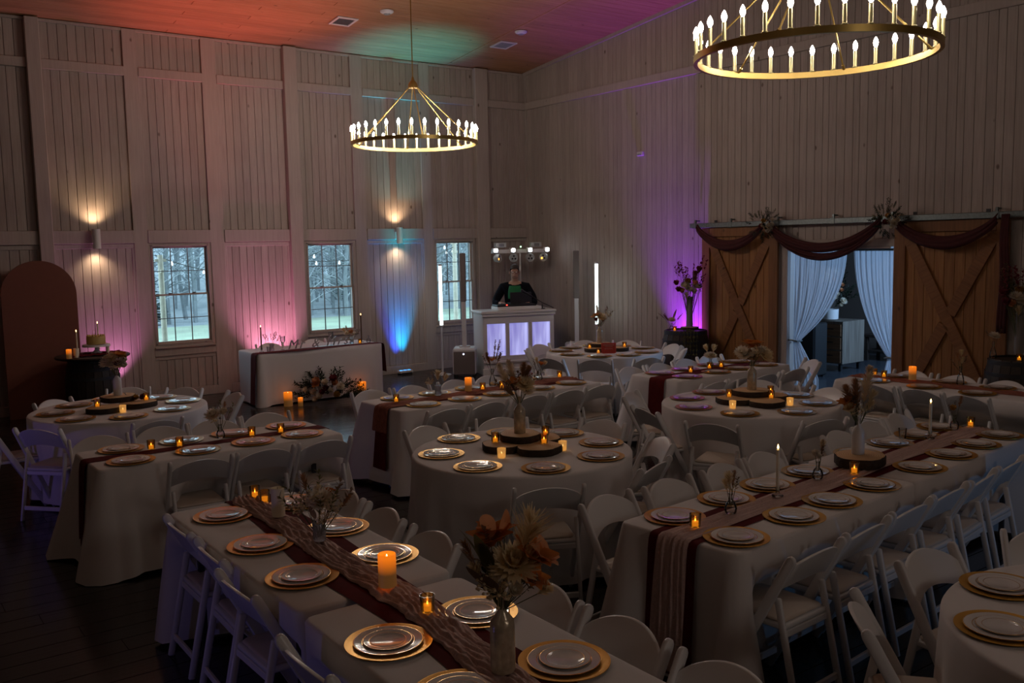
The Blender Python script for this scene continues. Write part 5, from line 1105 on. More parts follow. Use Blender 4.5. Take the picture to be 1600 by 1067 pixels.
votes('R3', [(6.52, 5.58, 0.051, 0, 'on the left wood slice'), (6.96, 5.46, 0.051, 0, 'on the back right wood slice'), (6.74, 5.28, 0.051, 0, 'on the front right wood slice'), (6.31, 5.36, 0, 1, 'on the cloth left of front'), (6.80, 5.12, 0, 1, 'on the cloth at the right')])
votes('R4', [(8.20, 9.46, 0.051, 0, 'on the left wood slice'), (8.19, 9.27, 0, 0, 'on the cloth left of the sign'), (8.64, 9.24, 0.051, 0, 'on the right wood slice')])
# greenery laid on the left round table's slices
bouquet(2.20, 9.30, ZT + 0.055, 'small orange blooms laid on the left round table\'s wood slice', [('orange_bloom', 0.0, 0.0, 0.01, 0.8), ('dark_sprig', 0.06, 0.0, 0.01, 0.3), ('orange_rose', 0.05, 0.02, 0.02, 0.8), ('dark_sprig', -0.02, 0.0, 0.01, 0.3), ('burgundy_rose', 0.10, 0.0, 0.02, 0.8)], base=0.0, name='loose_flowers', stems=False)
# red table sign: the small print on it is a squiggle of pale strokes
t = thing('table_sign', 'small red sign with pale script on the far round table', 'sign', (8.285, 9.17, ZT), -0.62)
M_RED = mat('red_card', (0.50, 0.045, 0.025), 0.5); link('card', boxmesh((0.20, 0.012, 0.135), M_RED, 0.003), t, (0, 0, 0.072)); link('base', boxmesh((0.16, 0.06, 0.008), M_RED, 0.002), t, (0, 0, 0.004))
M_PALEINK = mat('pale_ink', (0.66, 0.48, 0.40), 0.6)
for (zz, w, nn) in ((0.112, 0.15, 12), (0.092, 0.10, 8), (0.062, 0.11, 9)):
    m = MB(); m.tube([(-w / 2 + w * i / (nn * 4), -0.008, zz + 0.007 * math.sin(i * 1.57 + 0.4 * math.sin(i))) for i in range(nn * 4 + 1)], 0.0014, 4); link('script_line', m.mesh('script_line', M_PALEINK), t)

# ------------------------------------------------------------------ sweetheart table
def ts(s, v): return (5.72 + s, 13.02 + v + 0.02 * s)
o = bpy.data.curves.new('script', 'FONT'); o.body = 'Mr & Mrs'; o.size = 0.19; o.extrude = 0.006; o.shear = 0.35; o.space_character = 1.35; o.align_x = 'CENTER'; o.resolution_u = 3
tmp = bpy.data.objects.new('tmp', o); COL.objects.link(tmp); dg = bpy.context.evaluated_depsgraph_get(); me = bpy.data.meshes.new_from_object(tmp.evaluated_get(dg)); bpy.data.objects.remove(tmp)
M_SILV = mat('silver_letters', (0.48, 0.46, 0.46), 0.3, 0.7); me.materials.clear(); me.materials.append(M_SILV); x, y = ts(0.02, -0.20)
sg = thing('letter_sign', 'silver script Mr and Mrs sign on the sweetheart table', 'sign', (x, y, ZT), 0.02); link('lettering', me, sg, (0, 0, 0.014), (HP, 0, 0)); link('base', boxmesh((1.02, 0.05, 0.012), M_SILV, 0.003), sg, (0, 0, 0.006))
x, y = ts(-0.86, -0.18); taper_(x, y, ZT, 0.36, 'dark taper candle at the left end of the sweetheart table', M_BROWNLEAF); x, y = ts(0.84, -0.02); taper_(x, y, ZT, 0.42, 'brown taper candle at the right end of the sweetheart table', M_BROWNLEAF)
x, y = ts(-0.68, -0.12); vase(ME_CUTV, 'bud_vase', x, y, ZT, 'cut-glass vase at the left of the sweetheart table'); bouquet(x, y, ZT + 0.1, 'spiky dark posy at the left of the sweetheart table', [('dark_sprig', -0.04, 0.0, 0.03, 0.5), ('brown_sprig', 0.04, 0.0, 0.05, 0.8), ('burgundy_sprig', 0.0, 0.02, 0.05, 0.5), ('brown_sprig', 0.07, 0.01, 0.03, 0.7), ('brown_sprig', -0.07, 0.01, 0.05, 0.7), ('dark_sprig', 0.02, 0.0, 0.03, 0.55)])
x, y = ts(0.62, -0.12); vase(ME_CUTV, 'bud_vase', x, y, ZT, 'cut-glass vase at the right of the sweetheart table'); bouquet(x, y, ZT + 0.1, 'cream and peach posy at the right of the sweetheart table', [('peach_rose', 0.0, 0.03, 0.08, 1.0), ('ivory_dahlia', -0.05, 0.02, 0.06, 0.9), ('fan_grass', -0.08, 0.0, 0.06, 0.8), ('olive_sprig', 0.06, 0.0, 0.04, 0.5), ('brown_sprig', 0.08, 0.0, 0.04, 0.6), ('filler', 0.02, 0.03, 0.04, 1.0), ('wheat', -0.06, 0.0, 0.10, 0.8)])
b = MB(); b.lathe([(0.0, 0.0), (0.036, 0.002), (0.006, 0.012), (0.005, 0.09), (0.02, 0.10), (0.034, 0.13), (0.036, 0.20), (0.034, 0.20), (0.03, 0.13)], 22, cap=False); ME_GOB = b.mesh('goblet', M_GLASS, True, angle=60)
for s, v, lb in ((0.30, -0.06, 'tall clear goblet at the right of the script sign'), (-0.50, -0.10, 'clear goblet left of the script sign')):
    x, y = ts(s, v); tag(link('goblet', ME_GOB, None, (x, y, ZT)), lb, 'glass')
x, y = ts(0.74, -0.16); votive(x, y, ZT, 'amber votive at the right end of the sweetheart table')
x, y = ts(0.90, -0.14); tag(link('bud_vase', ME_BUD, None, (x, y, ZT)), 'small white-lit bud vase at the sweetheart table\'s right corner', 'vase')
x, y = ts(-0.76, -0.20); tag(link('glass_cup', ME_CUP, None, (x, y, ZT)), 'small glass cup at the sweetheart table\'s left corner', 'glass')
# on the floor before it
pillar(5.08, 12.46, 0.0, 0.20, 0.062, True, 'large glowing pillar candle on the floor before the sweetheart table'); pillar(5.22, 12.35, 0.0, 0.12, 0.035, True, 'small glowing pillar candle beside the floor flowers'); pillar(6.28, 12.50, 0.0, 0.22, 0.062, True, 'glowing pillar candle right of the floor flowers')
F = []; q = random.Random(5)
for i in range(95):
    a = q.uniform(-1, 1); F.append(('dark_sprig', a * 0.44, q.uniform(-0.10, 0.14), 0.02 + 0.27 * (1 - a * a) * q.random() + 0.03, q.uniform(0.6, 0.95)))
for (r_, u_) in ((0.13, 0.40), (-0.16, 0.36), (0.40, 0.20), (0.34, 0.24), (0.14, 0.34), (-0.20, 0.30)): F.append(('dark_sprig', r_, 0.0, u_ - 0.12, 0.95))
for (k, r_, u_, s_) in (('rose', 0.02, 0.28, 1.4), ('peach_rose', -0.10, 0.30, 1.6), ('orange_bloom', -0.09, 0.24, 1.3), ('burgundy_rose', 0.14, 0.33, 1.6), ('peach_rose', 0.16, 0.27, 1.3), ('ivory_dahlia', 0.24, 0.22, 1.0), ('rose', -0.14, 0.14, 1.4), ('rose', -0.06, 0.08, 1.4), ('rose', -0.26, 0.18, 1.1), ('rose', -0.12, 0.04, 1.3), ('orange_rose', 0.18, 0.10, 1.4), ('rose', 0.10, 0.16, 1.1), ('burgundy_rose', 0.03, 0.19, 1.3), ('burgundy_rose', -0.02, 0.14, 1.2)): F.append((k, r_, 0.20, u_, s_))
bouquet(5.68, 12.46, 0.02, 'low dark green floral arrangement with cream roses on the floor', F, base=0.0, cat='flowers', name='floor_arrangement', stems=False)

# ------------------------------------------------------------------ DJ corner
dx = Vector((1.34, -0.42, 0)).normalized(); BA = math.atan2(dx.y, dx.x)        # booth: local x along its front, local -y faces the room
B0 = Vector((9.42, 12.81, 0)) + dx * 0.06; NB = Vector((-dx.y, dx.x, 0))                    # NB points behind the booth
def bz(u, v, z=0.0): p = B0 + dx * u + NB * v; return (p.x, p.y, z)
M_PANEL = mat('backlit_panel', (0.7, 0.7, 0.8), 0.5, emit=(0.46, 0.44, 1.0), estr=0.95, )
bt = thing('dj_booth', 'white DJ booth with three glowing lavender panels', 'booth', bz(0, 0), BA)
b = MB()
for (x0, x1, z0, z1) in ((-0.65, 0.65, 0.0, 0.33), (-0.65, 0.65, 0.89, 1.06), (-0.65, -0.58, 0.33, 0.89), (0.58, 0.65, 0.33, 0.89), (-0.245, -0.175, 0.33, 0.89), (0.175, 0.245, 0.33, 0.89)): b.box(((x0 + x1) / 2, 0.02, (z0 + z1) / 2), (x1 - x0, 0.04, z1 - z0))
link('front_frame', b.mesh('front_frame', M_WHITE, bevel=0.004), bt)
for s in (-1, 1): link('side_panel', boxmesh((0.035, 0.56, 1.06), M_WHITE, 0.004), bt, (s * 0.632, 0.32, 0.53))
link('countertop', boxmesh((1.37, 0.68, 0.045), M_WHITE, 0.008), bt, (0, 0.30, 1.083)); link('top_moulding', boxmesh((1.34, 0.03, 0.045), M_WHITE, 0.006), bt, (0, -0.012, 1.035))
link('base_moulding', boxmesh((1.36, 0.05, 0.12), M_WHITE, 0.008), bt, (0, -0.012, 0.06)); link('lower_moulding', boxmesh((1.32, 0.03, 0.04), M_WHITE, 0.006), bt, (0, -0.010, 0.225))
def panel_mat():
    m = bpy.data.materials.new('glowing_panel'); m.use_nodes = True; nt = m.node_tree; N = nt.nodes; L = nt.links; b = N['Principled BSDF']; b.inputs['Base Color'].default_value = (0.6, 0.6, 0.7, 1); b.inputs['Roughness'].default_value = 0.4
    tc = N.new('ShaderNodeTexCoord'); mp = N.new('ShaderNodeMapping'); mp.inputs['Scale'].default_value = (9, 9, 1.2); L.new(tc.outputs['Object'], mp.inputs['Vector']); nz = N.new('ShaderNodeTexNoise'); nz.inputs['Scale'].default_value = 1.3; L.new(mp.outputs[0], nz.inputs['Vector'])
    rp = N.new('ShaderNodeValToRGB'); L.new(nz.outputs['Fac'], rp.inputs['Fac']); e = rp.color_ramp.elements; e[0].position = 0.35; e[0].color = (0.17, 0.16, 0.50, 1); e[1].position = 0.72; e[1].color = (0.48, 0.50, 0.95, 1); L.new(rp.outputs[0], b.inputs['Emission Color']); b.inputs['Emission Strength'].default_value = 0.95; return m
MP = panel_mat()
for x in (-0.41, 0.0, 0.41): link('glowing_panel', boxmesh((0.345, 0.012, 0.56), MP), bt, (x, 0.045, 0.61))
ct = thing('dj_controller', 'white slab console with dark mixing decks on the DJ booth', 'controller', bz(0.05, 0.28, 1.106), BA)
link('case', boxmesh((0.80, 0.40, 0.06), M_WHITE, 0.006), ct, (0, 0, 0.032)); link('deck', boxmesh((0.72, 0.32, 0.03), M_BLACK, 0.006), ct, (-0.03, 0.02, 0.077))
M_REDLED = mat('red_led', (1, 0.1, 0.05), 0.4, emit=(1.0, 0.06, 0.04), estr=6.0)
link('red_led', boxmesh((0.02, 0.012, 0.012), M_REDLED), ct, (-0.22, -0.145, 0.092))
for s in (-0.22, 0.18): b = MB(); b.lathe([(0.09, 0.09), (0.09, 0.104), (0.0, 0.106)], 28); link('jog_wheel', b.mesh('jog_wheel', M_IRON, True, angle=50), ct, (s, 0.02, 0.0))
lp = thing('laptop', 'open black laptop on the DJ booth in front of the man', 'laptop', bz(0.18, 0.52, 1.106), BA)
link('keyboard', boxmesh((0.36, 0.24, 0.018), M_BLACK, 0.004), lp, (0, 0, 0.095)); link('screen', boxmesh((0.40, 0.012, 0.22), M_BLACK, 0.004), lp, (0, -0.13, 0.185), (-0.12, 0, 0)); link('stand', boxmesh((0.30, 0.20, 0.085), M_BLACK), lp, (0, 0, 0.043))
mc = thing('microphone_stand', 'black microphone on a small boom stand at the booth\'s right', 'microphone', bz(0.56, 0.14, 1.106), BA)
b = MB(); b.lathe([(0.05, 0.0), (0.05, 0.012), (0.01, 0.016), (0.009, 0.09), (0.0, 0.092)], 18); link('base', b.mesh('base', M_BLACK, True, angle=50), mc, (-0.07, 0, 0))
b = MB(); b.tube([(0.14, 0.0, 0.01), (-0.07, 0, 0.11), (-0.27, 0.02, 0.235)], 0.007, 8); link('boom', b.mesh('boom', M_BLACK, True), mc)
b = MB(); b.tube([(-0.25, 0.02, 0.22), (-0.42, 0.03, 0.32)], 0.016, 10, taper=0.022); b.lathe([(0.0, -0.03), (0.024, -0.015), (0.028, 0.0), (0.022, 0.02), (0.0, 0.03)], 12, c=(-0.435, 0.03, 0.33)); link('microphone', b.mesh('microphone', M_BLACK, True), mc)

# T-bar stand with four lamps, two spot heads and two laser boxes
ls = thing('light_bar_stand', 'white T-bar of stage lights on a stand behind the DJ', 'stage lights', bz(0.40, 1.02), BA)
b = MB(); b.lathe([(0.022, 0.0), (0.022, 1.2), (0.017, 1.2), (0.017, 2.09)], 14); link('pole', b.mesh('pole', M_WHITE, True, angle=50), ls)
for a in (0.5, 2.6, 4.7): b = MB(); b.tube([(0, 0, 0.55), (0.42 * math.cos(a), 0.42 * math.sin(a), 0.015)], 0.012, 8); link('leg', b.mesh('leg', M_WHITE, True), ls)
link('bar', boxmesh((1.10, 0.07, 0.07), M_WHITE, 0.006), ls, (0.0, 0, 2.12))
M_HOT = mat('stage_lamp_lens', (1, 1, 1), 0.3, emit=(0.86, 0.92, 1.0), estr=22.0); M_GRN = mat('green_led', (0.2, 1, 0.3), 0.3, emit=(0.3, 1.0, 0.35), estr=8.0); M_AMB = mat('amber_led', (1, 0.6, 0.1), 0.3, emit=(1.0, 0.45, 0.06), estr=3.0)
for i, x in enumerate((-0.50, -0.165, 0.165, 0.50)):
    h = link('lamp_head', boxmesh((0.10, 0.10, 0.09), M_WHITE, 0.01), ls, (x, -0.05, 2.14)); b = MB(); b.lathe([(0.033, 0.0), (0.033, 0.012), (0.0, 0.016)], 20); link('lens', b.mesh('lens', M_HOT, True, angle=50), h, (0, -0.05, 0.0), (HP, 0, 0))
M_GREYP = mat('grey_plastic', (0.42, 0.43, 0.42), 0.5)
for i, x in enumerate((-0.44, -0.15, 0.17, 0.44)):
    r_ = Matrix.Rotation((-0.9, 0, 0, 0.9)[i], 4, 'Z'); b = MB(); b.lathe([(0.03, -0.09), (0.065, -0.06), (0.078, 0.0), (0.078, 0.03), (0.066, 0.03), (0.062, 0.018), (0.0, 0.018)], 24)
    h = link('spot_head', b.mesh('spot_head', M_GREYP, True, angle=50), ls, (x, -0.06, 2.0), (HP, 0, (0.8, 0, 0, -0.8)[i]))
    for k in range(3): a = HP + k * 2 * PI / 3; b = MB(); b.lathe([(0.018, 0.019), (0.018, 0.024), (0.0, 0.026)], 12); link('led', b.mesh('led', M_AMB if i in (0, 3) and k == 1 else M_IRON, True), h, (0.032 * math.cos(a), 0.032 * math.sin(a), 0))
    link('yoke', boxmesh((0.03, 0.03, 0.12), M_GREYP), ls, (x, 0.0, 2.05))
for x in (-0.38, 0.30):
    h = link('laser_box', boxmesh((0.20, 0.12, 0.09), M_GREYP, 0.008), ls, (x, 0, 2.235))
    for k in range(4): link('slot', boxmesh((0.010, 0.01, 0.05), M_IRON), h, (-0.03 + k * 0.024, -0.058, 0))
b = MB(); b.lathe([(0.012, 0), (0.012, 0.01), (0.0, 0.014)], 12); link('indicator', b.mesh('indicator', M_GRN, True), ls, (0.0, -0.04, 2.20), (HP, 0, 0))

# LED tubes on stands and column loudspeakers
M_TUBE = mat('led_tube', (1, 1, 1), 0.4, emit=(0.86, 1.0, 0.98), estr=3.2); M_SUB = mat('subwoofer_grille', (0.17, 0.145, 0.13), 0.7, bump=0.4, bscale=300); M_WHITEP = mat('white_plastic', (0.66, 0.67, 0.69), 0.35)
def led_tube(x, y, z0, z1, lb):
    t = thing('led_tube_light', lb, 'tube light', (x, y, 0)); b = MB(); b.lathe([(0.028, z0), (0.028, z1)], 16); link('tube', b.mesh('tube', M_TUBE, True, angle=50), t)
    for z in (z0 - 0.03, z1): b = MB(); b.lathe([(0.0, z), (0.030, z), (0.030, z + 0.03), (0.0, z + 0.03)], 16); link('end_cap', b.mesh('end_cap', M_WHITEP, True, angle=50), t)
    b = MB(); b.lathe([(0.018, 0.02), (0.015, z0 - 0.02)], 12); link('pole', b.mesh('pole', M_WHITEP, True, angle=50), t); b = MB(); b.lathe([(0.15, 0.0), (0.15, 0.012), (0.05, 0.025), (0.02, 0.05), (0.0, 0.05)], 24); link('base', b.mesh('base', M_WHITEP, True, angle=50), t)
led_tube(8.40, 13.60, 0.875, 1.90, 'glowing white LED tube before the right window'); led_tube(10.45, 11.86, 0.86, 1.89, 'glowing white LED tube against the right wall')
FA = math.atan2(-0.80, -0.59) + HP
def col_speaker(x, y, lb):
    t = thing('column_speaker', lb, 'loudspeaker', (x, y, 0), FA); s = link('subwoofer', boxmesh((0.40, 0.46, 0.46), M_WHITEP, 0.03), t, (0, 0.05, 0.265)); link('grille', boxmesh((0.36, 0.012, 0.39), M_SUB, 0.004), s, (-0.0, -0.232, -0.02))
    b = MB(); b.lathe([(0.012, 0), (0.012, 0.006), (0.0, 0.008)], 12); link('status_light', b.mesh('status_light', mat('status_led', (0.7, 0.75, 1), 0.3, emit=(0.65, 0.72, 1.0), estr=6.0), True), s, (-0.01, -0.237, 0.135), (HP, 0, 0))
    link('handle', boxmesh((0.20, 0.10, 0.03), M_WHITEP, 0.01), s, (0, 0, 0.24))
    for sx in (-0.16, 0.16):
        for sy in (-0.12, 0.22): link('foot', boxmesh((0.05, 0.05, 0.04), M_BLACK), t, (sx, sy, 0.02))
    link('column_pole', boxmesh((0.075, 0.075, 0.82), M_WHITEP, 0.006), t, (0, 0.02, 0.89)); c = link('column_array', boxmesh((0.10, 0.11, 0.83), M_SPKGR, 0.012), t, (0, 0.02, 1.70)); link('array_back', boxmesh((0.098, 0.05, 0.825), M_WHITEP, 0.012), c, (0, 0.06, 0)); return t
col_speaker(8.63, 13.24, 'white column speaker with subwoofer left of the booth'); col_speaker(10.42, 12.36, 'white column speaker standing right of the booth against the right wall')

# ------------------------------------------------------------------ the DJ
def skinned(name, V, E_, root, mt, parent, sub=2):
    me = bpy.data.meshes.new(name); me.from_pydata([v[0] for v in V], E_, []); o = bpy.data.objects.new('tmp', me); COL.objects.link(o)
    o.modifiers.new('skin', 'SKIN'); me.skin_vertices or None
    if not me.skin_vertices: bm = bmesh.new(); bm.from_mesh(me); bm.verts.layers.skin.verify(); bm.to_mesh(me); bm.free()
    for i, v in enumerate(V):
        r_ = v[1] if hasattr(v[1], '__len__') else (v[1], v[1]); me.skin_vertices[0].data[i].radius = r_; me.skin_vertices[0].data[i].use_root = (i == root)
    md = o.modifiers.new('sub', 'SUBSURF'); md.levels = sub; md.render_levels = sub
    dg = bpy.context.evaluated_depsgraph_get(); out = bpy.data.meshes.new_from_object(o.evaluated_get(dg)); bpy.data.objects.remove(o); out.materials.clear(); out.materials.append(mt); out.shade_smooth(); out.name = name
    return link(name, out, parent)
M_SKIN = mat('skin', (0.50, 0.29, 0.20), 0.5); M_JACK = mat('black_jacket', (0.005, 0.0055, 0.010), 0.9, spec=0.15); M_GREEN = mat('green_shirt', (0.01, 0.16, 0.05), 0.8); M_HAIR = mat('dark_hair', (0.05, 0.04, 0.036), 0.7); M_JEAN = mat('dark_trousers', (0.015, 0.016, 0.022), 0.85)
pa = math.atan2(0.585, -0.81)      # he faces the photographer
pp = thing('person', 'man with short dark hair and glasses, dark jacket over green shirt, bending over the decks', 'person', bz(0.23, 0.86), pa)
def body():
    V = []; E_ = []
    def v(p, r_): V.append((p, r_)); return len(V) - 1
    def chain(i, *pts):
        for p, r_ in pts: j = v(p, r_); E_.append((i, j)); i = j
        return i
    pel = v((0, 0, 0.98), (0.16, 0.13)); ch = chain(pel, ((0, 0.01, 1.16), (0.165, 0.135)), ((0, 0.03, 1.36), (0.175, 0.13)), ((0, 0.05, 1.49), (0.12, 0.10)))
    chest = ch; nk = chain(ch, ((0, 0.075, 1.585), (0.060, 0.062))); chain(nk, ((0, 0.115, 1.665), (0.066, 0.078)), ((0, 0.135, 1.745), (0.083, 0.098)), ((0, 0.115, 1.815), (0.074, 0.088)))
    for s in (-1, 1):
        w = chain(chest, ((s * 0.20, 0.04, 1.47), 0.072), ((s * 0.31, 0.09, 1.27), 0.050), ((s * (0.35 if s > 0 else 0.33), 0.22, 1.19), 0.042), ((s * 0.25, 0.36, 1.205), 0.030))
        p = chain(w, ((s * 0.23, 0.41, 1.205), (0.036, 0.020)))
        for k, (dx_, l) in enumerate(((-0.034, 0.070), (-0.012, 0.080), (0.011, 0.075), (0.032, 0.060))): chain(p, ((s * 0.22 + dx_, 0.45, 1.205), 0.010), ((s * 0.21 + dx_ * 1.2, 0.45 + l * 0.5, 1.20), 0.009), ((s * 0.205 + dx_ * 1.3, 0.45 + l * 0.9, 1.182), 0.0075))
        chain(w, ((s * 0.23 - s * 0.03, 0.395, 1.20), 0.012), ((s * 0.23 - s * 0.055, 0.43, 1.193), 0.010), ((s * 0.23 - s * 0.06, 0.455, 1.187), 0.008))
        chain(pel, ((s * 0.105, 0.0, 0.88), 0.095), ((s * 0.115, 0.02, 0.50), 0.062), ((s * 0.12, -0.01, 0.11), 0.043), ((s * 0.125, 0.05, 0.045), 0.042), ((s * 0.13, 0.15, 0.035), 0.036))
    return skinned('body', V, E_, 0, M_SKIN, pp)
body()
def jacket():
    V = [((0, 0, 0.93), (0.20, 0.17)), ((0, 0.01, 1.10), (0.205, 0.175)), ((0, 0.03, 1.32), (0.215, 0.165)), ((0, 0.045, 1.47), (0.155, 0.125)), ((0, 0.06, 1.575), (0.105, 0.095))]; E_ = [(0, 1), (1, 2), (2, 3), (3, 4)]
    for s in (-1, 1):
        i = len(V); V += [((s * 0.215, 0.04, 1.465), 0.098), ((s * 0.33, 0.09, 1.27), 0.078), ((s * (0.36 if s > 0 else 0.345), 0.21, 1.185), 0.066), ((s * 0.27, 0.335, 1.205), 0.046)]; E_ += [(3, i), (i, i + 1), (i + 1, i + 2), (i + 2, i + 3)]
    return skinned('jacket', V, E_, 0, M_JACK, pp)
jacket()
skinned('trousers', [((0, 0, 0.98), (0.175, 0.15)), ((-0.105, 0, 0.86), 0.108), ((-0.115, 0.02, 0.50), 0.078), ((-0.12, -0.005, 0.10), 0.062), ((0.105, 0, 0.86), 0.108), ((0.115, 0.02, 0.50), 0.078), ((0.12, -0.005, 0.10), 0.062)], [(0, 1), (1, 2), (2, 3), (0, 4), (4, 5), (5, 6)], 0, M_JEAN, pp)
b = MB(); rows = []
for j in range(9):
    z = 1.27 + 0.22 * j / 8; rows.append([(0.115 * (i / 8 * 2 - 1) * (1 - 0.25 * (j / 8) ** 3), 0.255 - 0.055 * (j / 8) ** 2 - 0.03 * (i / 8 * 2 - 1) ** 2, z) for i in range(9)])
b.grid(rows); o = link('shirt_front', b.mesh('shirt_front', M_GREEN, True, angle=180), pp); md = o.modifiers.new('t', 'SOLIDIFY'); md.thickness = 0.03; md.offset = -1
# head details: hair cap, ears, nose, brow, glasses, mouth
b = MB(); rows = []
for j in range(8):
    e = HP * j / 7; rows.append([(0.090 * math.cos(e) * math.cos(a), 0.112 + 0.108 * math.cos(e) * math.sin(a) - 0.006, 1.785 + 0.025 * (1 if math.sin(a) > 0.3 else -2.2) * math.cos(e) + 0.105 * math.sin(e)) for a in [2 * PI * i / 24 for i in range(24)]])
b.grid(rows, wrap=True); o = link('hair', b.mesh('hair', M_HAIR, True, angle=180), pp)
def ell(name, c, r_, mt, seg=12):
    b = MB(); b.lathe([(0.0, -1)] + [(math.sin(PI * k / 8), -math.cos(PI * k / 8)) for k in range(1, 8)] + [(0.0, 1)], seg); return link(name, b.mesh(name, mt, True), pp, c, None, r_)
ell('nose', (0, 0.232, 1.715), (0.014, 0.024, 0.026), M_SKIN)
for s in (-1, 1): ell('ear', (s * 0.088, 0.115, 1.735), (0.012, 0.022, 0.034), M_SKIN)
for s in (-1, 1): ell('eye', (s * 0.032, 0.208, 1.748), (0.015, 0.012, 0.009), M_WHITE)
ell('mouth', (0, 0.196, 1.672), (0.028, 0.012, 0.006), mat('lips', (0.34, 0.13, 0.11), 0.5))
ell('stubble', (0, 0.172, 1.650), (0.052, 0.035, 0.024), mat('stubble', (0.30, 0.19, 0.14), 0.7))
g = MB()
for s in (-1, 1): g.tube([(s * 0.034 + 0.027 * math.cos(a), 0.232 - 0.010 * abs(math.cos(a)), 1.748 + 0.020 * math.sin(a)) for a in [2 * PI * i / 16 for i in range(16)]], 0.0028, 6, closed=True); g.tube([(s * 0.060, 0.222, 1.752), (s * 0.088, 0.12, 1.75)], 0.0025, 6)
g.tube([(-0.008, 0.233, 1.752), (0.008, 0.233, 1.752)], 0.0025, 6); link('glasses', g.mesh('glasses', M_BLACK, True), pp)
for s in (-1, 1): ell('shoe', (s * 0.128, 0.10, 0.045), (0.052, 0.145, 0.045), M_BLACK)

# ------------------------------------------------------------------ cake table on a barrel, arch panel
def barrel(x, y, h, r0, r1, lb, rz=0.0):
    t = thing('barrel', lb, 'barrel', (x, y, 0), rz); n = 20
    for i in range(n):
        a = 2 * PI * i / n; w = 2 * PI / n * 0.47; b = MB(); P = []
        for k in range(9):
            u = k / 8; r_ = r0 + (r1 - r0) * 4 * u * (1 - u); P.append([((r_ + d_) * math.cos(a + s), (r_ + d_) * math.sin(a + s), h * u) for (s, d_) in ((-w, 0), (w, 0), (w, -0.025), (-w, -0.025))])
        b.grid(P, wrap=True); b.f += [(0, 1, 2, 3), (35, 34, 33, 32)]; b.mi += [0, 0]; link('stave', b.mesh('stave', M_DARKWOOD, True, angle=40), t)
    for u in (0.04, 0.18, 0.33, 0.67, 0.82, 0.96):
        rr = r0 + (r1 - r0) * 4 * u * (1 - u) + 0.002; b = MB(); b.lathe([(rr, -0.022), (rr + 0.004, -0.022), (rr + 0.004, 0.022), (rr, 0.022)], 40, cap=False); link('hoop', b.mesh('hoop', M_IRON, True, angle=50), t, (0, 0, h * u))
    b = MB(); b.lathe([(r0 - 0.02, h - 0.02), (0.0, h - 0.02)], 30, cap=False); link('head', b.mesh('head', M_DARKWOOD), t)
    return t
barrel(2.71, 13.48, 0.83, 0.29, 0.35, 'dark barrel carrying the round cake board by the arch')
b = MB(); b.lathe([(0.0, 0.0), (0.455, 0.0), (0.47, 0.012), (0.47, 0.028), (0.455, 0.035), (0.0, 0.035)], 56); tag(link('round_tabletop', b.mesh('round_tabletop', M_DARKWOOD, True, angle=40), None, (2.71, 13.40, 0.832)), 'round dark tabletop lying on the barrel beside the arch', 'tabletop')
CZ = 0.868
m = MB(); q = random.Random(9); rows = []
for j in range(12): rows.append([(-0.30 + 0.66 * i / 24, -0.20 + 0.33 * j / 11 + 0.02 * math.sin(i * 0.9), 0.006 + 0.016 * abs(math.sin(i * 0.8 + j * 0.7)) + 0.01 * abs(math.sin(j * 1.9))) for i in range(25)])
m.grid(rows); tag(link('cloth_runner', m.mesh('cloth_runner', M_MAROON, True, angle=180), None, (2.72, 13.35, CZ)), 'crumpled maroon cloth on the cake tabletop', 'cloth')
cs = thing('cake_stand', 'pale pedestal cake stand with a scalloped plate by the arch', 'cake stand', (2.76, 13.38, CZ + 0.012)); b = MB(); b.lathe([(0.085, 0.0), (0.07, 0.012), (0.025, 0.05), (0.02, 0.09), (0.04, 0.125)], 26); link('pedestal', b.mesh('pedestal', M_MILK, True), cs)
b = MB(); b.lathe([(0.0, 0.125), (0.155, 0.125), (0.17, 0.13), (0.178, 0.10), (0.172, 0.10), (0.165, 0.12), (0.0, 0.118)], 48, wob=lambda a: 1 + 0.012 * math.cos(24 * a), cap=False); link('plate', b.mesh('plate', M_MILK, True, angle=60), cs)
ck = thing('cake', 'small yellow frosted cake on the pedestal stand', 'cake', (2.76, 13.38, CZ + 0.144)); M_FROSTING = mat('yellow_frosting', (0.55, 0.40, 0.13), 0.6, bump=0.3, bscale=40)
b = MB(); b.lathe([(0.0, 0.0), (0.118, 0.0), (0.12, 0.008), (0.12, 0.100), (0.112, 0.108), (0.0, 0.108)], 40); link('sponge', b.mesh('sponge', M_FROSTING, True, angle=50), ck)
b = MB()
for i in range(18): a = 2 * PI * i / 18; b.lathe([(0.014, 0.0), (0.016, 0.006), (0.0, 0.022)], 8, c=(0.104 * math.cos(a), 0.104 * math.sin(a), 0.108))
link('piping', b.mesh('piping', M_FROSTING, True), ck)
m = MB(); m.tube([(-0.02 - 0.02 * math.cos(a), 0.0, 0.16 + 0.03 * math.sin(a)) for a in [2 * PI * i / 14 for i in range(14)]], 0.002, 5, closed=True); m.tube([(-0.03, 0, 0.105), (-0.025, 0, 0.135)], 0.0018, 5); m.tube([(0.0 + 0.008 * math.sin(i), 0, 0.13 + 0.012 * i) for i in range(8)], 0.002, 5); m.tube([(0.0, 0, 0.105), (0.0, 0, 0.13)], 0.0018, 5); link('topper', m.mesh('topper', M_BRASSD, True), ck)
taper_(2.84, 13.62, CZ, 0.40, 'lit taper candle rising behind the cake'); taper_(2.50, 13.28, CZ, 0.33, 'lit taper candle left of the cake'); pillar(2.37, 13.14, CZ, 0.12, 0.034, True, 'glowing pillar candle at the left edge of the cake tabletop'); pillar(2.47, 13.20, CZ, 0.12, 0.036, False, 'unlit amber pillar candle beside the glowing one by the cake'); pillar(2.89, 13.32, CZ + 0.01, 0.10, 0.022, False, 'slim ivory candle right of the cake stand')
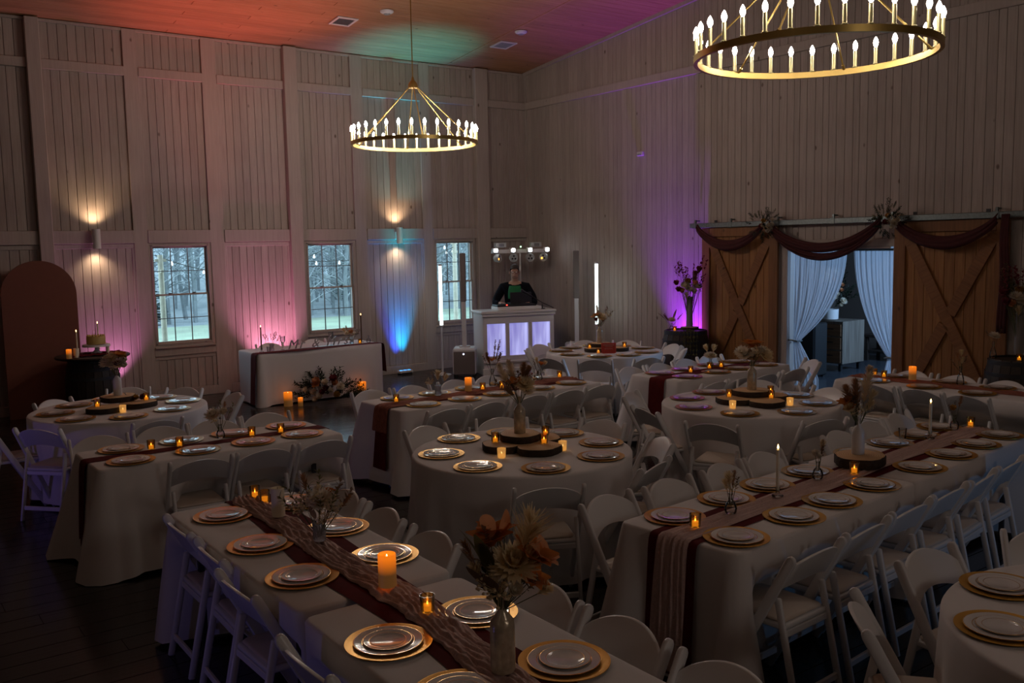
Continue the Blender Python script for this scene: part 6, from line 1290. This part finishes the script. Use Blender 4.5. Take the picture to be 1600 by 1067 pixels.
bouquet(2.62, 13.12, CZ + 0.01, 'loose burgundy flowers laid on the cake tabletop', [('burgundy_rose', -0.10, 0.0, 0.01, 0.8), ('burgundy_rose', 0.30, 0.0, 0.01, 0.9), ('burgundy_sprig', 0.18, 0.02, 0.0, 0.3), ('burgundy_rose', 0.36, -0.03, 0.01, 0.8)], base=0.0, name='loose_flowers', stems=False)
# terracotta arch board leaning against the wall
ar = thing('arch_panel', 'tall terracotta arch-topped board standing against the left wall', 'backdrop', (2.21, 14.03, 0)); b = MB(); hw = 0.47; zc = 1.68
ring = [(-hw, 0.0), (hw, 0.0)] + [(hw * math.cos(a), zc + hw * math.sin(a)) for a in [PI * i / 32 for i in range(33)]]; k = len(ring)
b.add([(p[0], -0.02, p[1]) for p in ring] + [(p[0], 0.02, p[1]) for p in ring], [tuple(range(k)), tuple(reversed(range(k, 2 * k)))] + [(i, i + k, (i + 1) % k + k, (i + 1) % k) for i in range(k)])
link('board', b.mesh('board', mat('terracotta_paint', (0.21, 0.075, 0.05), 0.8, var=0.06)), ar)
for s in (-0.3, 0.3): b = MB(); b.bar((s, 0.03, 1.0), (s, 0.16, 0.01), 0.03, 0.02); link('strut', b.mesh('strut', M_DARKWOOD), ar)

# ------------------------------------------------------------------ barrels with tall arrangements on both sides of the doors
def tall_arrangement(x, y, lb, seed, sparse=False):
    q = random.Random(seed); b = MB(); b.lathe([(0.0, 0.004), (0.05, 0.0), (0.052, 0.01), (0.045, 0.40), (0.055, 0.46), (0.052, 0.46), (0.042, 0.40), (0.046, 0.012)], 26, cap=False); z = 0.945
    vase(b.mesh('trumpet_vase', M_GLASSV, True, angle=60), 'trumpet_vase', x, y, z, 'tall glass trumpet vase ' + lb)
    I = [('rose', -0.05, 0.06, 0.12, 1.3), ('rose', 0.06, 0.05, 0.07, 1.3), ('ivory_dahlia', 0.10, 0.03, 0.14, 1.3), ('orange_rose', -0.03, 0.02, 0.22, 1.4), ('brown_plume', 0.06, 0, 0.20, 1.0), ('peach_rose', -0.12, 0.04, 0.08, 1.3), ('burgundy_rose', -0.20, 0.02, 0.20, 1.3), ('burgundy_rose', 0.14, 0.02, 0.40, 1.4), ('burgundy_rose', 0.09, 0.0, 0.34, 1.2), ('burgundy_rose', -0.17, 0.03, 0.10, 1.3)]
    for i in range(16): a = q.uniform(-1, 1); I.append((q.choice(['olive_sprig', 'dark_sprig', 'brown_sprig']), 0.13 * a, q.uniform(-0.03, 0.08), 0.03 + 0.18 * q.random(), q.uniform(0.7, 1.0)))
    I += [('rose', 0.0, 0.07, 0.10, 1.3), ('ivory_dahlia', -0.08, 0.06, 0.16, 1.2), ('peach_rose', 0.07, 0.06, 0.20, 1.3)]
    for i in range(13): a = q.uniform(-1, 1); I.append(('burgundy_sprig', 0.20 * a, q.uniform(-0.06, 0.06), 0.10 + 0.25 * q.random(), q.uniform(0.7, 1.1)))
    I += [('burgundy_sprig', 0.17, 0.0, 0.42, 0.9), ('burgundy_sprig', 0.22, 0.0, 0.38, 0.9), ('brown_sprig', -0.14, 0.0, 0.36, 1.1), ('brown_sprig', -0.18, 0.0, 0.30, 1.1), ('olive_sprig', -0.02, 0.05, -0.06, 0.9), ('olive_sprig', -0.08, 0.06, -0.08, 0.9), ('olive_sprig', 0.03, 0.05, -0.1, 0.8), ('fan_grass', -0.05, 0.06, -0.04, 0.9)]
    bouquet(x, y, z + 0.46, 'tall burgundy and cream arrangement ' + lb, I, base=-0.40)
M_GLASSV = mat('smoky_glass', (0.35, 0.33, 0.32), 0.12, alpha=0.75, metal=0.2)
def trail(x, y, z, lb, r_=0.1, ln=0.4):
    t = thing('trailing_greenery', lb, 'greenery', (x, y, z)); q = random.Random(int(x * 100)); 
    for k in range(5):
        m = MB(); a = (-FV.x + RV.x * (k - 2) * 0.12, -FV.y + RV.y * (k - 2) * 0.12); P = [(a[0] * 0.02, a[1] * 0.02, 0.008)] + [(a[0] * min(0.39, 0.12 * j + 0.02) + q.uniform(-.01, .01), a[1] * min(0.39, 0.12 * j + 0.02), 0.012 if j < 3 else 0.012 - (j - 3) * ln / 6) for j in range(1, 9)]
        m.tube(P, 0.003, 5)
        for p in P[1:]:
            for s in range(4): m.blade(p, (q.uniform(-1, 1), q.uniform(-1, 1), -0.6), (0, 0, 1), 0.05, 0.014, -0.2, 2)
        link('vine', m.mesh('vine', M_OLIVE), t)
barrel(10.38, 9.74, 0.90, 0.31, 0.37, 'dark wine barrel left of the left barn door'); slice_(10.42, 9.70, 0.902, 0.13, 0.042, 40, 'dark wood slice under the tall vase on the left wine barrel'); tall_arrangement(10.42, 9.70, 'on the wine barrel left of the barn doors', 21)
BMV = ME_BUD; vase(ME_BUD, 'bud_vase', 10.18, 9.84, 0.902, 'small bud vase beside the tall vase on the left wine barrel'); bouquet(10.18, 9.84, 1.01, 'spiky low posy on the left wine barrel', [('brown_leaf', -0.08, 0.0, 0.04, 1.3), ('brown_leaf', 0.07, 0.0, 0.04, 1.2), ('dahlia', 0.0, 0.02, 0.04, 0.9), ('brown_leaf', 0.02, 0, 0.06, 1.2), ('burgundy_sprig', 0.08, 0.0, 0.03, 0.5), ('brown_leaf', -0.05, 0.02, 0.03, 1.1), ('burgundy_sprig', -0.06, 0.0, 0.05, 0.5)])
votive(10.12, 9.72, 0.902, 'lit votive on the left wine barrel'); trail(10.38, 9.74, 0.902, 'yellow-green vine trailing over the left wine barrel')
barrel(10.38, 4.80, 0.90, 0.31, 0.37, 'dark barrel at the right edge beside the right barn door'); tall_arrangement(10.42, 4.84, 'on the barrel at the right edge', 33); votive(10.18, 4.72, 0.902, 'lit votive on the barrel at the right edge')
vase(ME_TALLV, 'tall_vase', 10.22, 5.02, 0.902, 'slim vase on the barrel at the right edge'); bouquet(10.22, 5.02, 1.085, 'single pale bloom in a slim vase at the right edge', [('ivory_dahlia', 0.0, 0.02, 0.05, 0.9), ('brown_sprig', -0.05, 0, 0.04, 0.6), ('brown_sprig', 0.05, 0, 0.04, 0.6)])
# floral clusters tied to the track
def cluster(y, lb, seed):
    q = random.Random(seed); I = []
    for i in range(64): a = q.uniform(0, 6.28); rr = 0.17 * math.sqrt(q.random()); I.append((q.choice(['dark_sprig', 'olive_sprig', 'dark_sprig']), rr * math.cos(a), 0.03 + 0.10 * q.random(), rr * math.sin(a), q.uniform(0.32, 0.5)))
    for (k, r_, u_, s) in (('ivory_dahlia', 0.05, -0.06, 0.9), ('rose', 0.08, -0.02, 1.0), ('rose', 0.02, -0.10, 0.9), ('orange_rose', -0.03, 0.03, 0.9), ('burgundy_rose', -0.06, -0.04, 1.0), ('rose', 0.09, 0.04, 0.8), ('filler', 0.0, -0.03, 1.2)): I.append((k, r_, 0.13, u_, s))
    bouquet(WX - 0.22, y, 2.47, lb, I, base=-0.02, cat='flowers', name='floral_cluster', stems=False)
cluster(8.52, 'floral cluster on the door track by the left barn door', 1); cluster(6.62, 'floral cluster on the door track by the right barn door', 2)
# potted florals on the dresser in the next room
I = []; q = random.Random(14)
for i in range(90): a = q.uniform(-1, 1); u = q.random(); I.append(('dark_sprig', 0.27 * a * (1 - 0.55 * u), q.uniform(-0.12, 0.16), 0.02 + 0.62 * u, q.uniform(0.8, 1.1)))
for i in range(16): I.append((('rose', 'ivory_dahlia', 'rose', 'peach_rose')[i % 4], q.uniform(-0.16, 0.16), 0.20, 0.08 + 0.60 * q.random(), 1.0))
bouquet(13.68, 9.50, 1.03, 'bushy dark greenery with pale flowers in the white planter', I, base=0.0, cat='plant', name='potted_florals', stems=False)
